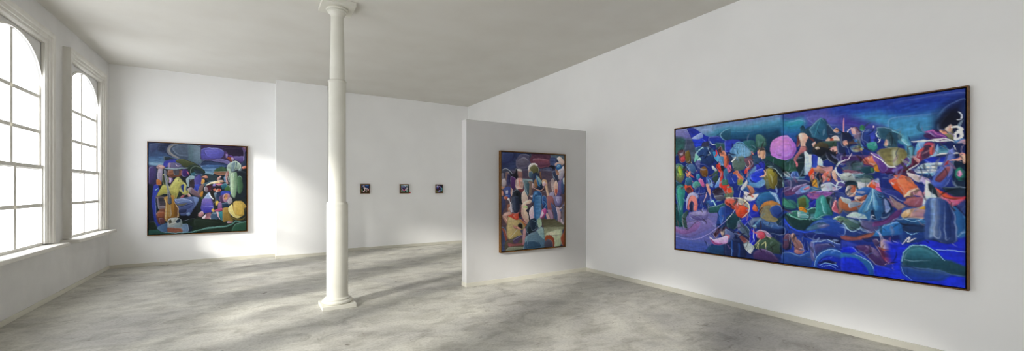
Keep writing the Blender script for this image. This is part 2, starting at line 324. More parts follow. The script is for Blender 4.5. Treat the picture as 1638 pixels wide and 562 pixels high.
# strokes in millimetres from the top left of each picture: f/p = filled form (two colours, blend angle, edge softness), s = line
SPEC_BIG = '''
p 1c2a60 1a2f9a 90 10 -88,-895 2968,-127 2968,1876 -88,2606
f 7f86bd 3f77a5 90 30 -53,-25 371,-28 766,-18 1446,1 1446,138 1117,178 766,189 -53,199
f 5d93b5 3d86a8 90 45 535,89 766,49 999,73 1279,57 1446,60 1446,154 1199,171 858,164 575,168
f 2b6f96 0f2f52 90 40 653,177 766,117 1033,151 1279,135 1446,141 1446,282 1325,294 1033,280 766,253
f 143a5a 102c44 90 30 1142,232 1279,231 1446,202 1446,443 1279,479 1150,385
f 1b4a48 16382f 90 30 1263,478 1446,507 1446,684 1279,694 1215,592
f 8a8cc0 5a5aa0 60 14 -10,5 147,8 283,102 339,185 88,158 -6,122
f 8a94c8 7fa0c4 20 40 157,14 449,22 591,8 591,106 358,111
f 2d4a52 356c66 90 24 -6,139 128,145 196,213 187,334 88,361 -6,389
f 3f4763 4a5a70 90 24 187,178 321,217 358,348 339,465 225,509 157,401
f 24308e 1f2fb4 80 5 206,28 311,37 449,130 539,198 449,305 339,312 292,189
f 1f35c0 2443cc 90 4 292,189 431,195 485,242 431,295 358,297
f 9fb0e0 6f8ad0 40 4 283,171 367,129 431,111 446,175 376,189
f 2533a0 1c3a8c 90 6 539,182 676,189 824,260 824,315 676,309 539,264
f 2a6280 1b3f58 90 8 701,168 743,117 824,103 824,252 743,236
s 78b0c8 5 3 824,95 743,117 696,167 726,226 808,262
s dce6f0 6 3 547,240 573,275 617,293 651,294
f 2f5a58 244a50 90 14 625,280 710,281 792,312 792,368 676,366
f 3a3550 27405a 60 5 440,254 521,246 539,363 467,407 431,337
f 53627a 2d4c6a 30 5 503,310 608,368 642,484 539,511 503,409
f 2b4f86 1a2c60 80 6 339,312 449,305 591,367 625,483 539,560 376,467
s bfe0e0 7 3 330,396 431,312 449,330
f a6d6cc 5fa0a8 60 3 334,393 417,461 321,501
f 4c5f90 2c3a78 90 4 324,501 410,469 386,619 358,584
f 33283a 4a2c30 60 4 47,375 88,317 157,328 177,376 108,397
f 8f4a48 c06a60 50 4 78,386 138,356 183,403 157,488 92,466
s e08a78 6 3 138,408 167,419 163,445
f 5a4a30 463d28 60 4 183,351 235,346 264,443 245,527 183,489
f 8a7a40 6f6030 50 3 187,386 222,340 231,406 206,439
s e8d090 5 2 264,503 321,582 349,635
f 35706a 6a6a48 90 5 17,542 88,519 157,566 167,697 108,783 27,746
f 7a8a60 a0a060 0 4 31,569 78,545 132,582 138,679 88,721 43,684
f 3f7d38 5aa83a 90 3 57,570 98,554 138,609 128,687 88,703 63,659
F a8c838 c8dc50 90 3 61,579 92,558 112,608 116,687 88,695 68,641
f 1b2c44 20364e 60 4 143,574 196,559 206,629 177,663 147,644
s e8b0a0 9 4 187,646 216,681 245,716 292,786
s d05848 12 4 206,629 254,682 311,718
f 5a80b0 2d4d80 60 5 187,542 283,529 339,600 311,667 245,630
f 3aa0a8 1c5070 60 4 177,749 225,719 273,751 264,828 196,845
f 26586a 183a50 90 5 6,763 88,800 167,819 167,857 6,856
f 45a0a0 2a6a80 70 4 292,803 358,770 431,830 431,858 302,858
f d898b8 c070a0 70 4 386,754 422,738 471,822 464,859 422,838
f 27a0b8 2a70a0 70 3 349,685 386,673 404,721 367,745
f 30409a 20307a 90 4 503,707 573,725 625,824 591,859 512,831
f 3a6fc8 88b0e0 60 3 512,724 556,758 591,856 539,823
f 6e4a28 46301c 90 4 410,620 464,589 517,641 512,699 449,705 413,671
s d8b060 5 2 422,629 471,598 514,644
s 8a6a40 5 2 539,708 608,677 659,647
f 3c5848 243a38 70 4 591,677 651,630 663,728 634,808 582,742
f d0d8e0 98a8c8 60 3 587,571 617,596 642,630 625,642 591,612
f 2b86c0 5ab0d8 40 4 599,392 651,388 685,487 659,518 617,466
s e03838 12 3 639,363 646,420 629,451
f 3a2030 6a3a30 40 4 659,332 710,321 726,394 685,415
f c06850 e09878 60 4 685,391 751,383 776,445 743,491 710,457
f 5f90b8 2f5a90 70 4 676,454 735,458 759,540 718,585 685,535
f c83838 e05848 70 4 642,565 693,544 710,665 673,647
f 141820 20202c 70 3 690,592 726,578 751,635 710,649
f e07858 b84838 70 4 743,555 792,534 805,621 767,604
f d04838 c83028 80 4 701,649 735,666 723,825 767,861 685,860
f 2f6c60 24504c 70 4 718,761 776,762 800,834 735,833
f 3a78a0 274c88 70 5 743,634 808,621 811,795 759,762
f 2430a8 2c3fb8 60 5 766,253 947,266 929,331 822,392 766,388
f 4f9cc8 2b5aa0 90 5 867,325 947,283 1050,333 1101,449 1050,488 867,458
S 78b4dc 5 2 912,311 915,453
S 78b4dc 5 2 956,307 961,465
S 78b4dc 5 2 1008,321 1016,474
f 2f6c74 235058 40 5 999,285 1117,284 1167,353 1142,435 1084,414
f 4a7a72 356058 90 5 1154,233 1207,222 1263,287 1263,370 1167,378
f 517880 486c70 70 6 867,493 999,485 1008,633 912,646 858,590
f 1c2a48 2c3c60 70 4 803,427 858,448 894,522 849,546 803,507
S f0f4f8 9 3 840,533 880,503 897,478
f 3c3f4c 6f4048 40 4 1033,427 1109,416 1126,502 1067,515 1016,460
s e08878 7 3 1092,423 1126,476 1114,518
f 8c8a90 c0a0a0 40 4 1008,529 1050,514 1092,559 1076,618 1033,599
s c84838 12 3 1016,685 1033,634 1084,619 1101,568
f 7c3840 4a2c44 50 4 1033,513 1101,526 1126,587 1092,619
f 2c4c6c 274468 50 4 1101,466 1175,471 1191,557 1126,578
f d0a890 a07860 30 3 1170,421 1196,409 1209,491 1183,497
f e0b098 b88870 30 3 1218,421 1250,427 1263,494 1231,512
f 384858 5c3c30 80 4 1167,378 1239,376 1255,427 1183,430
f 1f2a98 1c38c8 60 3 1101,637 1239,560 1247,627 1142,689
f 1c30b8 2440d0 90 3 1092,688 1231,642 1234,743 1183,800 1101,773
s 5a80d0 4 2 1092,688 1231,642
f 3c68b0 5a90d0 40 5 1033,720 1092,653 1084,790 1183,809 1263,793 1215,851 1084,858
f 1a1c28 26303a 60 5 1247,627 1341,611 1431,684 1453,797 1446,864 1263,863
f 7a7030 4a4020 60 5 1255,677 1310,630 1379,665 1409,764 1379,852 1294,863 1255,793
s b0a050 5 3 1279,645 1325,729 1325,827
s a88838 5 3 1294,711 1371,746
s 9cc0c8 5 2 1279,615 1348,618 1416,675 1449,765 1452,861
s e8b898 6 3 1263,644 1275,694 1247,735 1191,742
f 203c4c 1a2c3c 80 5 1215,541 1279,529 1461,669 1461,733 1341,615
F c87fd0 b070d8 60 4 1310,399 1341,312 1416,271 1505,289 1507,535 1416,529 1341,492
F d890d8 b884e0 80 16 1341,385 1416,303 1505,321 1505,480 1401,488
f 2a3c8c 2038a0 70 5 785,695 876,680 929,752 894,804 803,803
f b05840 d89878 40 4 867,671 920,646 947,700 929,734 885,707
f c8786a e0a890 40 3 912,699 947,691 999,754 964,788
f 8a9040 5f8040 60 4 929,770 973,753 982,823 929,831
f 58a0b0 e8e8f0 60 4 982,823 1033,789 1050,841 999,861
f c84888 e088a0 60 3 785,587 831,580 849,643 803,668
f 3fa080 286858 70 4 938,516 999,511 982,553
f 4f2a30 783838 60 4 766,442 794,444 812,535 776,550
f 6f6eae 4f56a0 90 20 -7,1478 104,1310 366,1179 667,1167 667,1515 366,1735 -7,1753
f 8078b0 6a62a8 70 16 12,1416 324,1316 510,1267 609,1372 281,1552 12,1557
f 5460a8 3c50a0 60 14 -2,1538 238,1595 510,1605 490,1739 -2,1753
f 2f8a88 1c5058 80 5 35,851 104,822 171,872 160,1030 138,1169 149,1386 104,1429 58,1413 70,1212 35,1012
f 4ab89a 2c7a78 0 4 47,891 93,848 138,931 122,1090 104,1190 70,1052
f 1c4a50 184048 80 5 0,1073 70,1212 63,1412 12,1396
f 9a70b0 7a5a98 70 8 12,1436 104,1469 238,1439 345,1334 408,1359 345,1459 171,1523 24,1506
f 4d6a68 243a3c 0 4 127,1269 194,1196 227,1205 183,1305 216,1421 160,1435 127,1368
f 7c78b8 544c88 90 5 238,1214 324,1200 490,1174 534,1219 490,1296 345,1319 259,1281
f a8a0d0 8078b0 90 5 259,1213 408,1193 490,1193 470,1241 302,1255
f d05840 a83828 70 4 160,822 259,833 302,911 238,931 183,901
f 3c2430 8a4440 50 4 194,872 259,862 281,931 216,941
F c0c0e8 8890d0 60 4 194,1049 238,950 324,930 387,978 345,1026 281,979 233,1048 211,1166 194,1147
F e89088 d07070 80 4 216,1068 259,979 334,988 366,1083 349,1180 302,1182 313,1085 281,1047 248,1087 238,1175 211,1166
F 1f2850 182048 80 3 242,1106 277,1051 302,1105 298,1182 255,1188
f 1c3088 1a2460 60 4 324,892 429,844 510,901 490,967 387,949
f 3848a0 283070 50 5 398,978 510,948 530,1060 449,1100 398,1044
s e8c8c0 6 3 459,1062 490,986 500,930
f 3a70c0 182c78 70 5 500,1042 590,1022 648,1094 570,1152 510,1117
s b8e8f0 8 3 560,1056 590,1040 619,1077 644,1149 658,1176
f 2f6868 204850 80 5 510,1136 667,1094 780,1054 799,1116 667,1185 550,1200
f 241c30 4a4458 60 4 590,911 667,865 734,928 724,1010 629,1003
f 70707c 3c3c50 60 5 609,975 724,965 752,1010 667,1039
f c83830 e05040 80 4 705,819 808,821 808,928 762,910
f 5fb8a0 3c8c80 70 4 762,919 808,928 808,1009 752,992
f e0a890 c88878 70 3 490,817 534,817 560,929 546,967 510,892
f 24489c 183070 90 8 686,1148 743,1109 799,1134 808,1340 762,1397 648,1388
f 3a6ac0 244a98 0 8 677,1185 724,1137 743,1254 705,1347
f 2a3a68 20305a 90 5 762,1289 808,1250 808,1412 771,1397
S a8a0d8 4 2 12,1567 194,1590 366,1572 530,1490 667,1386 799,1278
f 3a2440 603848 50 5 599,1484 667,1405 780,1378 808,1412 686,1458 629,1537
f c8b0a0 907870 60 4 705,1438 799,1412 808,1501 724,1500
F d8d0f0 b888c0 80 4 540,1527 609,1557 705,1520 790,1494 790,1575 686,1622 599,1614
F 8c4078 a05090 60 3 560,1553 629,1601 724,1603 667,1624 590,1605
f 1f4878 123058 80 10 550,1638 667,1634 808,1573 808,1752 510,1736
f 16204a 1c2c68 80 10 766,1405 999,1443 1448,1403 1456,1749 1144,1750 766,1752
f 1d2c58 142048 0 6 766,1541 942,1514 1017,1610 1017,1750 766,1756
f 26509c 1a3478 0 3 846,1553 865,1551 865,1742 846,1745
f 26509c 1a3478 0 3 933,1581 952,1579 952,1731 933,1733
f 1c2f70 24409c 70 6 766,1074 846,1091 826,1304 766,1308
f 1a4050 16303c 70 6 786,1248 923,1183 961,1314 885,1396 786,1365
f e8e8f8 b8c0e0 70 4 1008,936 1036,913 1091,954 1162,957 1126,1018 1036,1025
F f0e8f0 d0c8e0 70 3 1008,917 1050,926 1036,992
f d88878 a85850 50 4 1072,898 1126,917 1118,963 1081,954
f 3870b8 2a509c 50 5 999,842 1054,824 1144,898 1214,935 1144,953 1054,898
f 88a088 586858 60 4 766,859 856,860 865,975 766,996
F c83828 e06038 60 3 786,879 836,869 846,927 796,937
f a83828 7c3028 60 5 766,1015 885,1013 980,1087 1054,1121 1054,1196 980,1241 885,1147 766,1074
f d05038 b03028 50 4 885,1051 961,1097 1054,1121 1017,1207 952,1229 952,1125
f e8d8b8 a89880 40 4 952,1021 1017,1029 1063,1084 1058,1149 1017,1085 952,1078
S e8e0b8 5 2 766,1005 885,994 999,1020 1063,1084 1069,1158
s c8d0e0 4 2 971,879 933,1050 865,1186 766,1308
f 2030a8 1828b8 80 5 1072,1028 1144,1027 1188,1135 1180,1199 1081,1204
f c06848 8a4838 60 3 1118,1092 1144,1067 1180,1117 1153,1154 1123,1137
f 1c4888 2f78b0 60 6 1153,1045 1214,944 1317,913 1399,968 1415,1056 1317,1023 1214,1097 1171,1126
f 78b0e0 a8c8f0 40 4 1317,925 1383,942 1415,1021 1407,1065 1366,1004 1317,978
f 1f2f70 3c5090 60 5 1206,1062 1249,997 1333,987 1317,1023 1249,1078
f a86c38 7a6848 80 5 1197,1134 1249,1051 1350,1019 1415,1064 1448,1142 1399,1249 1283,1274 1206,1207
f 6a7068 8a8468 60 6 1214,1170 1317,1094 1333,1218 1391,1241 1300,1264 1214,1224
f 2a4c98 182c70 70 4 1317,1112 1375,1071 1440,1107 1435,1203 1375,1224 1325,1183
f 2038b0 1c2c90 40 5 980,1247 1109,1184 1214,1170 1197,1216 1072,1278 999,1293
f 5a88b8 3a5890 40 5 1063,1288 1126,1233 1214,1242 1283,1274 1144,1283 1081,1361
f 1b2f78 101c50 80 5 1109,1322 1197,1262 1333,1280 1456,1332 1456,1402 1317,1396 1180,1372
f 3a70b8 1f3f88 80 4 1144,1311 1214,1300 1300,1335 1448,1368 1317,1382 1197,1352
f 8cc0d8 4a88b0 60 3 1118,1331 1153,1328 1153,1359 1126,1361
f 4a6880 2c4458 60 5 923,1297 971,1275 1054,1363 1081,1435 1017,1441 942,1372
s 88a8b8 4 2 923,1307 961,1276 1017,1310
f 2024b8 1820d0 90 4 1072,1436 1126,1367 1153,1429 1144,1558 1100,1572
S c8d8f0 5 2 1121,1377 1123,1505
f b898b0 8870a0 60 5 1153,1411 1214,1378 1300,1407 1330,1475 1266,1455 1171,1482
f d05068 b83858 70 4 1171,1427 1214,1402 1252,1438 1214,1481 1171,1473
f 3f5a48 2c3c38 70 6 1126,1597 1197,1498 1317,1459 1448,1524 1456,1627 1350,1645 1214,1623
s c8c890 5 2 1135,1577 1197,1498 1275,1454 1317,1468
s d8d8a0 4 2 1214,1568 1258,1518 1266,1598
s c0c088 4 2 1153,1612 1180,1545 1171,1619
f 4a3468 342450 70 8 1118,1671 1214,1604 1333,1643 1399,1740 1144,1741
f 5a3038 8a5050 50 5 923,1430 1036,1514 1081,1546 1017,1572 961,1503
f 98a8b0 d8e0e0 60 4 995,1575 1054,1540 1123,1597 1081,1676 1027,1646
f 6878a8 3a4880 60 5 766,1405 846,1437 885,1491 806,1576 766,1561
f a04858 d898b8 50 4 766,1483 826,1487 806,1537 766,1551
f 1c3848 142838 90 6 1366,1251 1456,1176 1456,1367 1399,1319
p 2c3c90 24529c 90 20 1446,-32 2939,-39 2939,301 2685,369 2336,343 1446,334
f 49509c 3a3f98 50 50 1446,26 1661,-6 2042,-19 2098,76 1926,136 1661,171
f 2f86a4 2466a0 90 40 1446,84 1543,107 1661,96 1661,245 1543,259 1446,238
f 3aa0b0 2a80a8 90 30 1474,126 1611,98 1677,136 1611,183 1491,176
f 6060b0 4c4ca8 60 50 1693,83 1926,83 2098,162 2098,281 1970,212 1773,186
p 24379c 2a66b0 90 50 1914,5 2674,41 2674,298 2378,249 2186,187 1914,81
f 3f86b8 3a86b4 90 40 2099,147 2297,142 2518,194 2518,344 2404,312 2228,219
f 3c3590 4a3c98 60 40 2008,133 2128,169 2242,239 2364,290 2297,317 2099,238 2008,226
f 1c2f8c 2450a8 90 50 2386,59 2899,49 2899,186 2716,190 2444,222
f 3c82b8 4a98c0 90 40 2386,214 2664,200 2766,199 2728,318 2638,397 2444,432
f 0c1438 142048 60 60 2716,235 2791,150 2899,117 2899,530 2815,522 2728,336
f 0a0e20 0c1228 60 24 2728,291 2791,203 2852,213 2876,303 2803,363 2728,353
F c078d0 a468d0 60 4 1449,281 1518,300 1569,375 1577,451 1535,524 1449,531
F d48cd8 b47ce0 70 12 1449,316 1509,331 1543,439 1491,492 1449,489
f 1f4a40 16362c 90 6 1449,537 1577,527 1611,688 1526,704 1449,682
f 1c4458 1a3450 70 8 1577,291 1710,196 1851,125 1911,293 1851,357 1677,321
f 2c6480 1f4a6c 40 6 1718,215 1828,112 1904,257 1881,352 1757,329
s 3c8098 5 3 1828,112 1789,206 1757,329
f 1b3048 142438 70 5 1594,331 1710,306 1866,377 1970,405 1970,527 1773,604 1693,507
f 243c58 1c2c48 70 5 1881,183 1956,281 1999,303 1985,389 1896,362
f e0b8a0 c08870 60 3 1941,270 1963,243 1992,271 1963,290
f c8a090 e8c8b8 60 3 1869,359 1896,335 1911,373 1881,382
f d0b8b0 e8d0c8 50 3 1926,339 1970,326 1992,372 1941,376
f c84a38 e0785a 60 3 1908,355 1933,348 1938,381 1911,378
f 3c5a58 20382c 80 4 1851,375 2035,385 2035,437 1956,447 1866,413
s d89aa8 6 3 2028,151 2025,220 2031,324
F 1c3a4c 26506a 60 3 1619,193 1644,172 1669,200 1664,245 1631,245
F e8d0c0 d0a090 0 4 1603,275 1636,260 1669,264 1701,314 1677,367 1669,431 1636,447 1624,352
F f0e0d0 d8b8a8 0 3 1611,267 1631,264 1631,334 1618,305
F c88a88 a05860 60 4 1631,409 1677,413 1685,460 1628,493 1569,554 1560,526 1611,463
f d88898 b05870 50 3 1560,535 1586,565 1594,622 1574,640 1557,582
f 4a2830 7a3a40 70 3 1598,284 1619,333 1608,398 1586,405
s 502830 6 2 1657,272 1667,357 1653,430
s 5a3038 9 3 1710,306 1742,337 1757,357
f d8b8a8 a87868 50 3 1742,386 1773,367 1781,414 1750,420
f 20242c 101420 70 5 1742,437 1820,390 1911,470 1881,521 1773,513
f 5a5038 302c28 50 4 1765,403 1812,380 1881,405 1896,451 1835,428 1773,440
f e0d0c0 988878 50 3 1773,431 1797,424 1812,447 1781,455
f 141828 20243c 60 5 1866,484 1970,510 2028,566 1970,632 1896,575
s c88878 8 3 1911,470 1941,437 1977,458 1963,509
f d88888 e8b0a0 50 3 1919,462 1963,439 1970,475 1933,493
f 243464 1c2850 60 6 1970,387 2035,428 2035,532 1985,511
f 3a3c78 2c2c60 60 5 1970,527 2035,523 2035,636 1985,615
F d8e8f0 a8c0e0 60 4 1669,468 1710,508 1701,673 1693,728 1677,672
F e8f0f8 b8d0f0 70 4 1710,508 1750,520 1742,638 1718,656
F 2838a8 2c50c0 80 4 1738,510 1789,532 1781,640 1742,629
f c0d8f0 e8f0f8 40 4 1789,541 1828,553 1835,634 1797,632
f 1c2c38 142028 80 4 1586,537 1661,486 1669,709 1611,744
f d04a28 e87038 70 4 1710,710 1742,648 1761,712 1734,757
f b88878 805858 60 4 1757,639 1820,628 1896,664 1926,700 1835,715 1773,694
f e07860 c85848 50 3 1848,769 1881,690 1911,700 1896,770 1858,805
f e8c8b8 c09080 50 3 1926,700 1956,684 1977,772 1963,807 1933,754
f e8a038 d08028 80 4 1729,739 1765,731 1773,822 1757,867 1734,821
f 182038 202c50 60 4 1773,713 1820,714 1843,805 1805,876 1773,822
f 343c88 5a4c90 60 5 1835,805 1970,772 2035,791 2035,860 1866,877
s c8e0f0 6 2 2035,584 1985,607 1956,666 1970,720 2035,739
s d8e8f8 6 2 2035,808 1985,816 1963,851 1970,894
f 2c5a90 1c3c70 80 4 1474,750 1535,714 1543,686 1594,684 1611,735 1669,755 1594,781 1509,783
f 3a70a8 244c88 70 3 1540,704 1569,679 1603,697 1603,744 1543,742
s 6aa0d0 4 2 1465,740 1535,761 1619,760 1674,750
f 20305c 18244c 90 5 1453,682 1526,704 1543,761 1456,778
f 38406c 28305c 40 5 1456,798 1543,780 1661,783 1742,821 1693,857 1543,894
f 6f6aa8 9888c0 40 4 1543,875 1594,841 1701,843 1718,876 1644,922 1560,917
f a888b8 5c4c90 60 4 1560,885 1644,848 1693,867 1611,903
f 3a4888 545a9c 40 6 1773,876 1881,841 1970,860 1970,929 1805,934
f 504080 242c68 70 8 1456,894 1710,913 1710,1005 1456,1009
s c8d8f0 5 2 1820,876 1881,841 1956,894 2014,860
f 8a5a70 6a7898 60 4 2091,264 2135,252 2164,309 2171,409 2135,396 2106,320
f c89aa0 e0b8b0 0 3 2096,274 2121,259 2128,323 2107,311
s e8d8d8 5 2 2099,256 2069,279 2054,314
f 2f7050 3a8a58 70 3 2164,255 2183,240 2203,269 2197,301 2171,292
f 141c38 1c2850 70 5 2008,300 2084,318 2113,403 2069,453 2008,429
f c07868 e8b8a8 50 3 2023,385 2054,382 2061,425 2031,431
f 345c90 e8d070 40 4 2084,455 2142,442 2193,464 2171,502 2113,503
f 2a5aa0 3c80c0 50 4 2106,375 2157,398 2193,482 2157,443
f 203070 2c4090 40 4 2179,320 2214,289 2242,398 2214,448 2186,410
f 2c3ca8 3c4cb8 80 4 2235,335 2263,321 2281,385 2270,436 2239,424
f 26408c 203478 70 5 2200,322 2235,300 2242,416 2207,439
f 38a08c 2c7878 70 4 2221,431 2284,429 2297,482 2270,515 2242,486
s d8ecf4 6 2 2324,410 2327,381 2304,370 2290,342 2304,321 2327,324
s f0f0f8 5 2 2308,431 2322,415 2314,397
s e8d8f0 5 2 2270,260 2270,282
f 2c5a70 1c3c58 60 10 2297,282 2391,294 2481,373 2512,460 2430,435 2324,389
f 1c3848 2c4c60 60 4 2351,461 2391,345 2410,347 2453,488 2417,493
f 243c48 385868 60 3 2384,379 2397,337 2417,391 2410,467 2388,448
f c89888 e8c0a8 50 3 2358,427 2375,408 2380,455 2362,462
f 7a7448 948c50 70 6 2304,518 2364,488 2468,497 2508,543 2493,617 2404,654 2324,598
f c8c8a0 a0a070 0 8 2417,518 2449,504 2455,606 2423,604
f 5a6a48 6c7c50 50 5 2318,545 2358,531 2364,600 2331,589
s 6ab0c8 9 4 2417,323 2481,373 2516,460 2513,543 2481,608
f 38245c 5c3478 50 6 2008,540 2099,538 2228,547 2256,523 2378,687 2351,729 2214,644 2069,636 2008,615
f c86858 8c3c48 50 5 2186,589 2242,557 2284,613 2297,666 2256,646 2200,625
f e8b0a0 c07060 50 4 2228,574 2249,566 2277,603 2284,656 2259,637
f e08838 c86828 70 3 2304,640 2364,635 2371,669 2344,682 2311,670
F 7a4cb0 50307c 60 6 2256,532 2311,553 2378,670 2351,720 2318,684 2290,596
S e8e8f0 5 2 2249,531 2297,570 2351,625 2388,670 2436,673
s d8c8d8 5 2 2008,596 2061,581 2099,520
f 48285c 602c60 40 8 2351,694 2430,689 2518,627 2518,710 2430,749 2364,738
f 2c3458 3c4868 50 6 2054,599 2157,596 2186,660 2099,683 2054,654
f 50607c 303c60 60 6 2008,670 2099,656 2200,697 2284,683 2270,735 2099,729
f 1f4858 183848 50 5 2157,677 2242,654 2270,717 2200,732
f 3c7850 2c5c48 70 3 2256,681 2277,679 2277,717 2259,717
f e0e4f0 8c98b8 70 5 2008,735 2069,709 2186,741 2200,759 2142,775 2157,821 2069,801 2008,781
f 1c2c44 20304c 40 4 2113,766 2214,742 2270,770 2214,804 2142,802
f b4bcd0 6878a0 50 4 2142,820 2214,804 2228,857 2171,875
f 101828 182038 60 4 2046,819 2099,802 2150,839 2135,875 2084,865 2054,902
f c09888 e8d0c0 60 4 2054,874 2099,865 2135,884 2121,932 2054,933
f 3068b0 2c58a8 60 6 2142,893 2214,875 2277,884 2297,931 2142,932
f c83830 e07060 40 5 2225,857 2270,796 2297,823 2284,867 2249,875
f f098b0 e070a0 60 4 2263,805 2311,806 2327,867 2335,919 2304,902 2277,875
f d0d0e8 9098c0 50 3 2284,796 2311,785 2322,823 2297,823
f 1c3080 16246c 80 8 2324,745 2404,756 2417,930 2344,931
f 4a5090 303878 60 6 2391,756 2443,741 2455,826 2404,825
f d85038 f08868 50 6 2397,807 2443,775 2517,777 2517,893 2468,893 2417,850
f f0b8a0 d89078 50 4 2430,825 2481,860 2512,918 2468,910
f e8e0e8 b0a8c8 40 3 2410,825 2455,876 2493,930 2455,910
f 4c98b8 2a6498 60 8 2459,433 2501,391 2536,441 2557,536 2529,628 2487,682 2473,662 2515,571 2501,475
f 80c8d8 58a0c0 60 4 2473,407 2508,420 2536,479 2543,554 2526,609 2532,525 2508,457
f 301848 502460 50 6 2638,397 2703,350 2766,403 2779,466 2716,460
f 9a50b0 6c3c90 40 4 2677,361 2728,380 2779,431 2728,416
f c04058 70284c 50 6 2557,629 2598,540 2651,471 2696,476 2696,548 2638,598 2584,668 2529,703
f d87888 b84858 50 4 2677,501 2696,490 2700,566 2683,574
f e8a8a0 c87878 60 3 2741,364 2772,377 2788,405 2760,397
f e8d8c8 a08878 40 3 2772,350 2803,319 2818,339 2791,379
f 6c6858 48483c 60 4 2791,361 2818,382 2825,444 2797,441
S f4f8fc 9 3 2809,337 2846,342 2870,371 2876,424 2858,448 2834,445 2846,386 2864,379
S d8dce8 6 3 2846,281 2870,276 2878,243 2858,214
s e8eef8 5 2 2550,446 2638,442 2741,459 2840,455
s e8eef4 4 2 2828,506 2840,551 2846,586
f 78c0e0 4a88c0 50 4 2598,457 2638,455 2624,496 2577,584 2570,556
f 3a2440 503050 60 5 2624,505 2677,492 2683,592 2624,615
f 3c88b8 14284c 90 4 2722,514 2766,500 2791,538 2785,564 2728,550
f 88c0e0 b8e0f0 90 3 2728,536 2788,537 2781,565 2735,561
f 1a2450 141c44 70 6 2690,574 2815,575 2852,525 2864,596 2791,617 2703,611
s f0f4fc 7 2 2741,569 2791,566 2852,574
f 1c38a8 2850b8 90 6 2638,616 2716,607 2815,601 2797,670 2690,683
f c8d8e8 58a0c0 90 5 2598,678 2664,654 2716,675 2703,764 2624,771 2577,723
f 182c60 e8f0f8 90 4 2577,705 2716,711 2709,737 2584,738
f 204078 142c5c 90 4 2570,741 2677,763 2664,799 2570,779
f e0d8e8 a898c8 40 4 2543,741 2611,770 2677,809 2651,854 2584,797
f 5a70b8 2c3c88 60 8 2683,854 2728,729 2791,591 2828,558 2822,680 2791,837 2728,890
f 8aa8e0 5878c0 60 4 2687,854 2716,765 2779,634 2809,592 2791,661 2735,765 2709,854
f 803848 4c2448 60 6 2722,818 2760,713 2797,644 2791,749 2754,837
f d06868 a84850 60 3 2728,801 2760,713 2791,661 2772,731 2741,801
f 0f2038 182c48 60 6 2822,645 2899,633 2899,928 2852,890 2815,768
f 2c9878 1f7068 60 5 2840,725 2864,700 2890,744 2885,804 2858,812 2840,777
F f0a8d0 d078b0 60 3 2849,737 2864,726 2873,756 2861,778 2849,765
s f0a898 8 3 2797,635 2852,638 2893,615 2881,580 2864,587
f c82838 e05048 50 5 2716,890 2754,917 2785,929 2716,930
f e0602c f0a078 50 6 2459,795 2529,787 2577,853 2604,930 2515,931 2459,871
f e8d8d0 c89888 40 4 2501,899 2557,853 2598,899 2557,931
f 1c2c78 283c98 60 4 2591,834 2624,826 2644,908 2618,930
f 342040 482c58 50 6 2473,700 2529,684 2570,741 2543,778 2473,776
f e8e8f4 a8b8e0 60 4 2657,799 2683,845 2690,930 2638,930
p 1f3f98 1a36b0 80 40 1449,1154 2098,1125 2098,1824 1449,1829
f 24408c 182c6c 60 6 1449,923 1577,941 1611,1091 1526,1132 1453,1096
f 2c6a68 1f5058 40 5 1456,1019 1526,1008 1594,1063 1543,1112 1465,1096
f 3a2c5c 6c3c6c 60 6 1456,865 1577,875 1560,941 1474,961
f 8c88c0 5868a8 40 4 1560,903 1611,866 1718,867 1693,913 1594,941
f a8589c 6c3478 40 5 1693,950 1851,903 1941,930 1866,975 1742,995
f e0c8d8 a890b8 50 3 1881,868 1956,868 1970,894 1911,903
f 24508c 2c6ca0 50 5 1710,867 1835,867 1805,921 1742,922
f 3c8c70 286850 80 5 1594,997 1661,959 1710,1014 1701,1088 1611,1109
f 1c2488 2030b0 80 4 1710,1032 1773,994 1789,1066 1734,1105
f d88c38 b87838 60 4 1614,1100 1653,1086 1693,1125 1661,1145 1619,1124
f 2f88a0 5fb8b8 90 4 1603,1138 1661,1117 1757,1095 1773,1140 1693,1162 1628,1155
s 98d0d0 4 2 1619,1137 1677,1144 1742,1101 1781,1094
f 1f5c60 2c7878 70 6 1474,1172 1543,1135 1603,1128 1628,1202 1757,1204 1773,1221 1628,1267 1509,1247
f 2a7070 144450 90 8 1470,1192 1543,1216 1693,1226 1820,1200 1851,1226 1710,1308 1543,1302 1483,1258
f 3a9898 1f5c70 90 4 1598,1129 1628,1137 1757,1149 1750,1199 1661,1219 1603,1203
s 5ab8b0 4 2 1509,1171 1543,1140 1594,1138
F 3c9c98 1c585c 0 6 1789,994 1843,957 1896,1063 1926,1159 1851,1172 1765,1213 1781,1103
F 58b8b0 2c7c80 0 4 1823,993 1851,975 1869,1064 1881,1144 1851,1136
f 244048 1c3440 0 4 1874,975 1919,1062 1933,1150 1904,1160
f c06878 e0a0b0 60 4 1926,1097 1963,1017 1977,1060 1985,1130 1948,1132
f 54506c 344468 60 6 1858,921 1941,921 1956,1008 1926,1062 1881,992
f a87868 7c4c50 60 4 1985,990 2035,964 2035,1136 1992,1130 1977,1060
f e8c8b8 c09080 60 3 1992,1008 2028,981 2028,1059 1999,1077
f 88b0a0 a8c8b8 50 3 1933,1194 1985,1174 2035,1179 2035,1214 1956,1210
f 2c4ca8 1c2c80 80 8 1465,1230 1543,1311 1644,1354 1773,1367 2035,1352 2035,1404 1773,1430 1577,1393 1474,1307
f 2a5890 4868a8 60 8 1693,1318 1773,1249 1866,1210 1985,1226 2035,1266 2035,1321 1881,1357 1742,1364
f 4c8070 5c5c98 50 8 1701,1308 1773,1270 1911,1257 1835,1307 1742,1342
f 182468 101c50 60 6 1661,1367 1866,1385 2035,1413 2035,1464 1851,1422 1677,1421
f 2040c0 1c30a0 80 5 1465,1230 1526,1303 1628,1348 1543,1339 1470,1288
f 1c1c48 141838 80 5 1465,1423 1518,1389 1543,1434 1526,1569 1465,1576
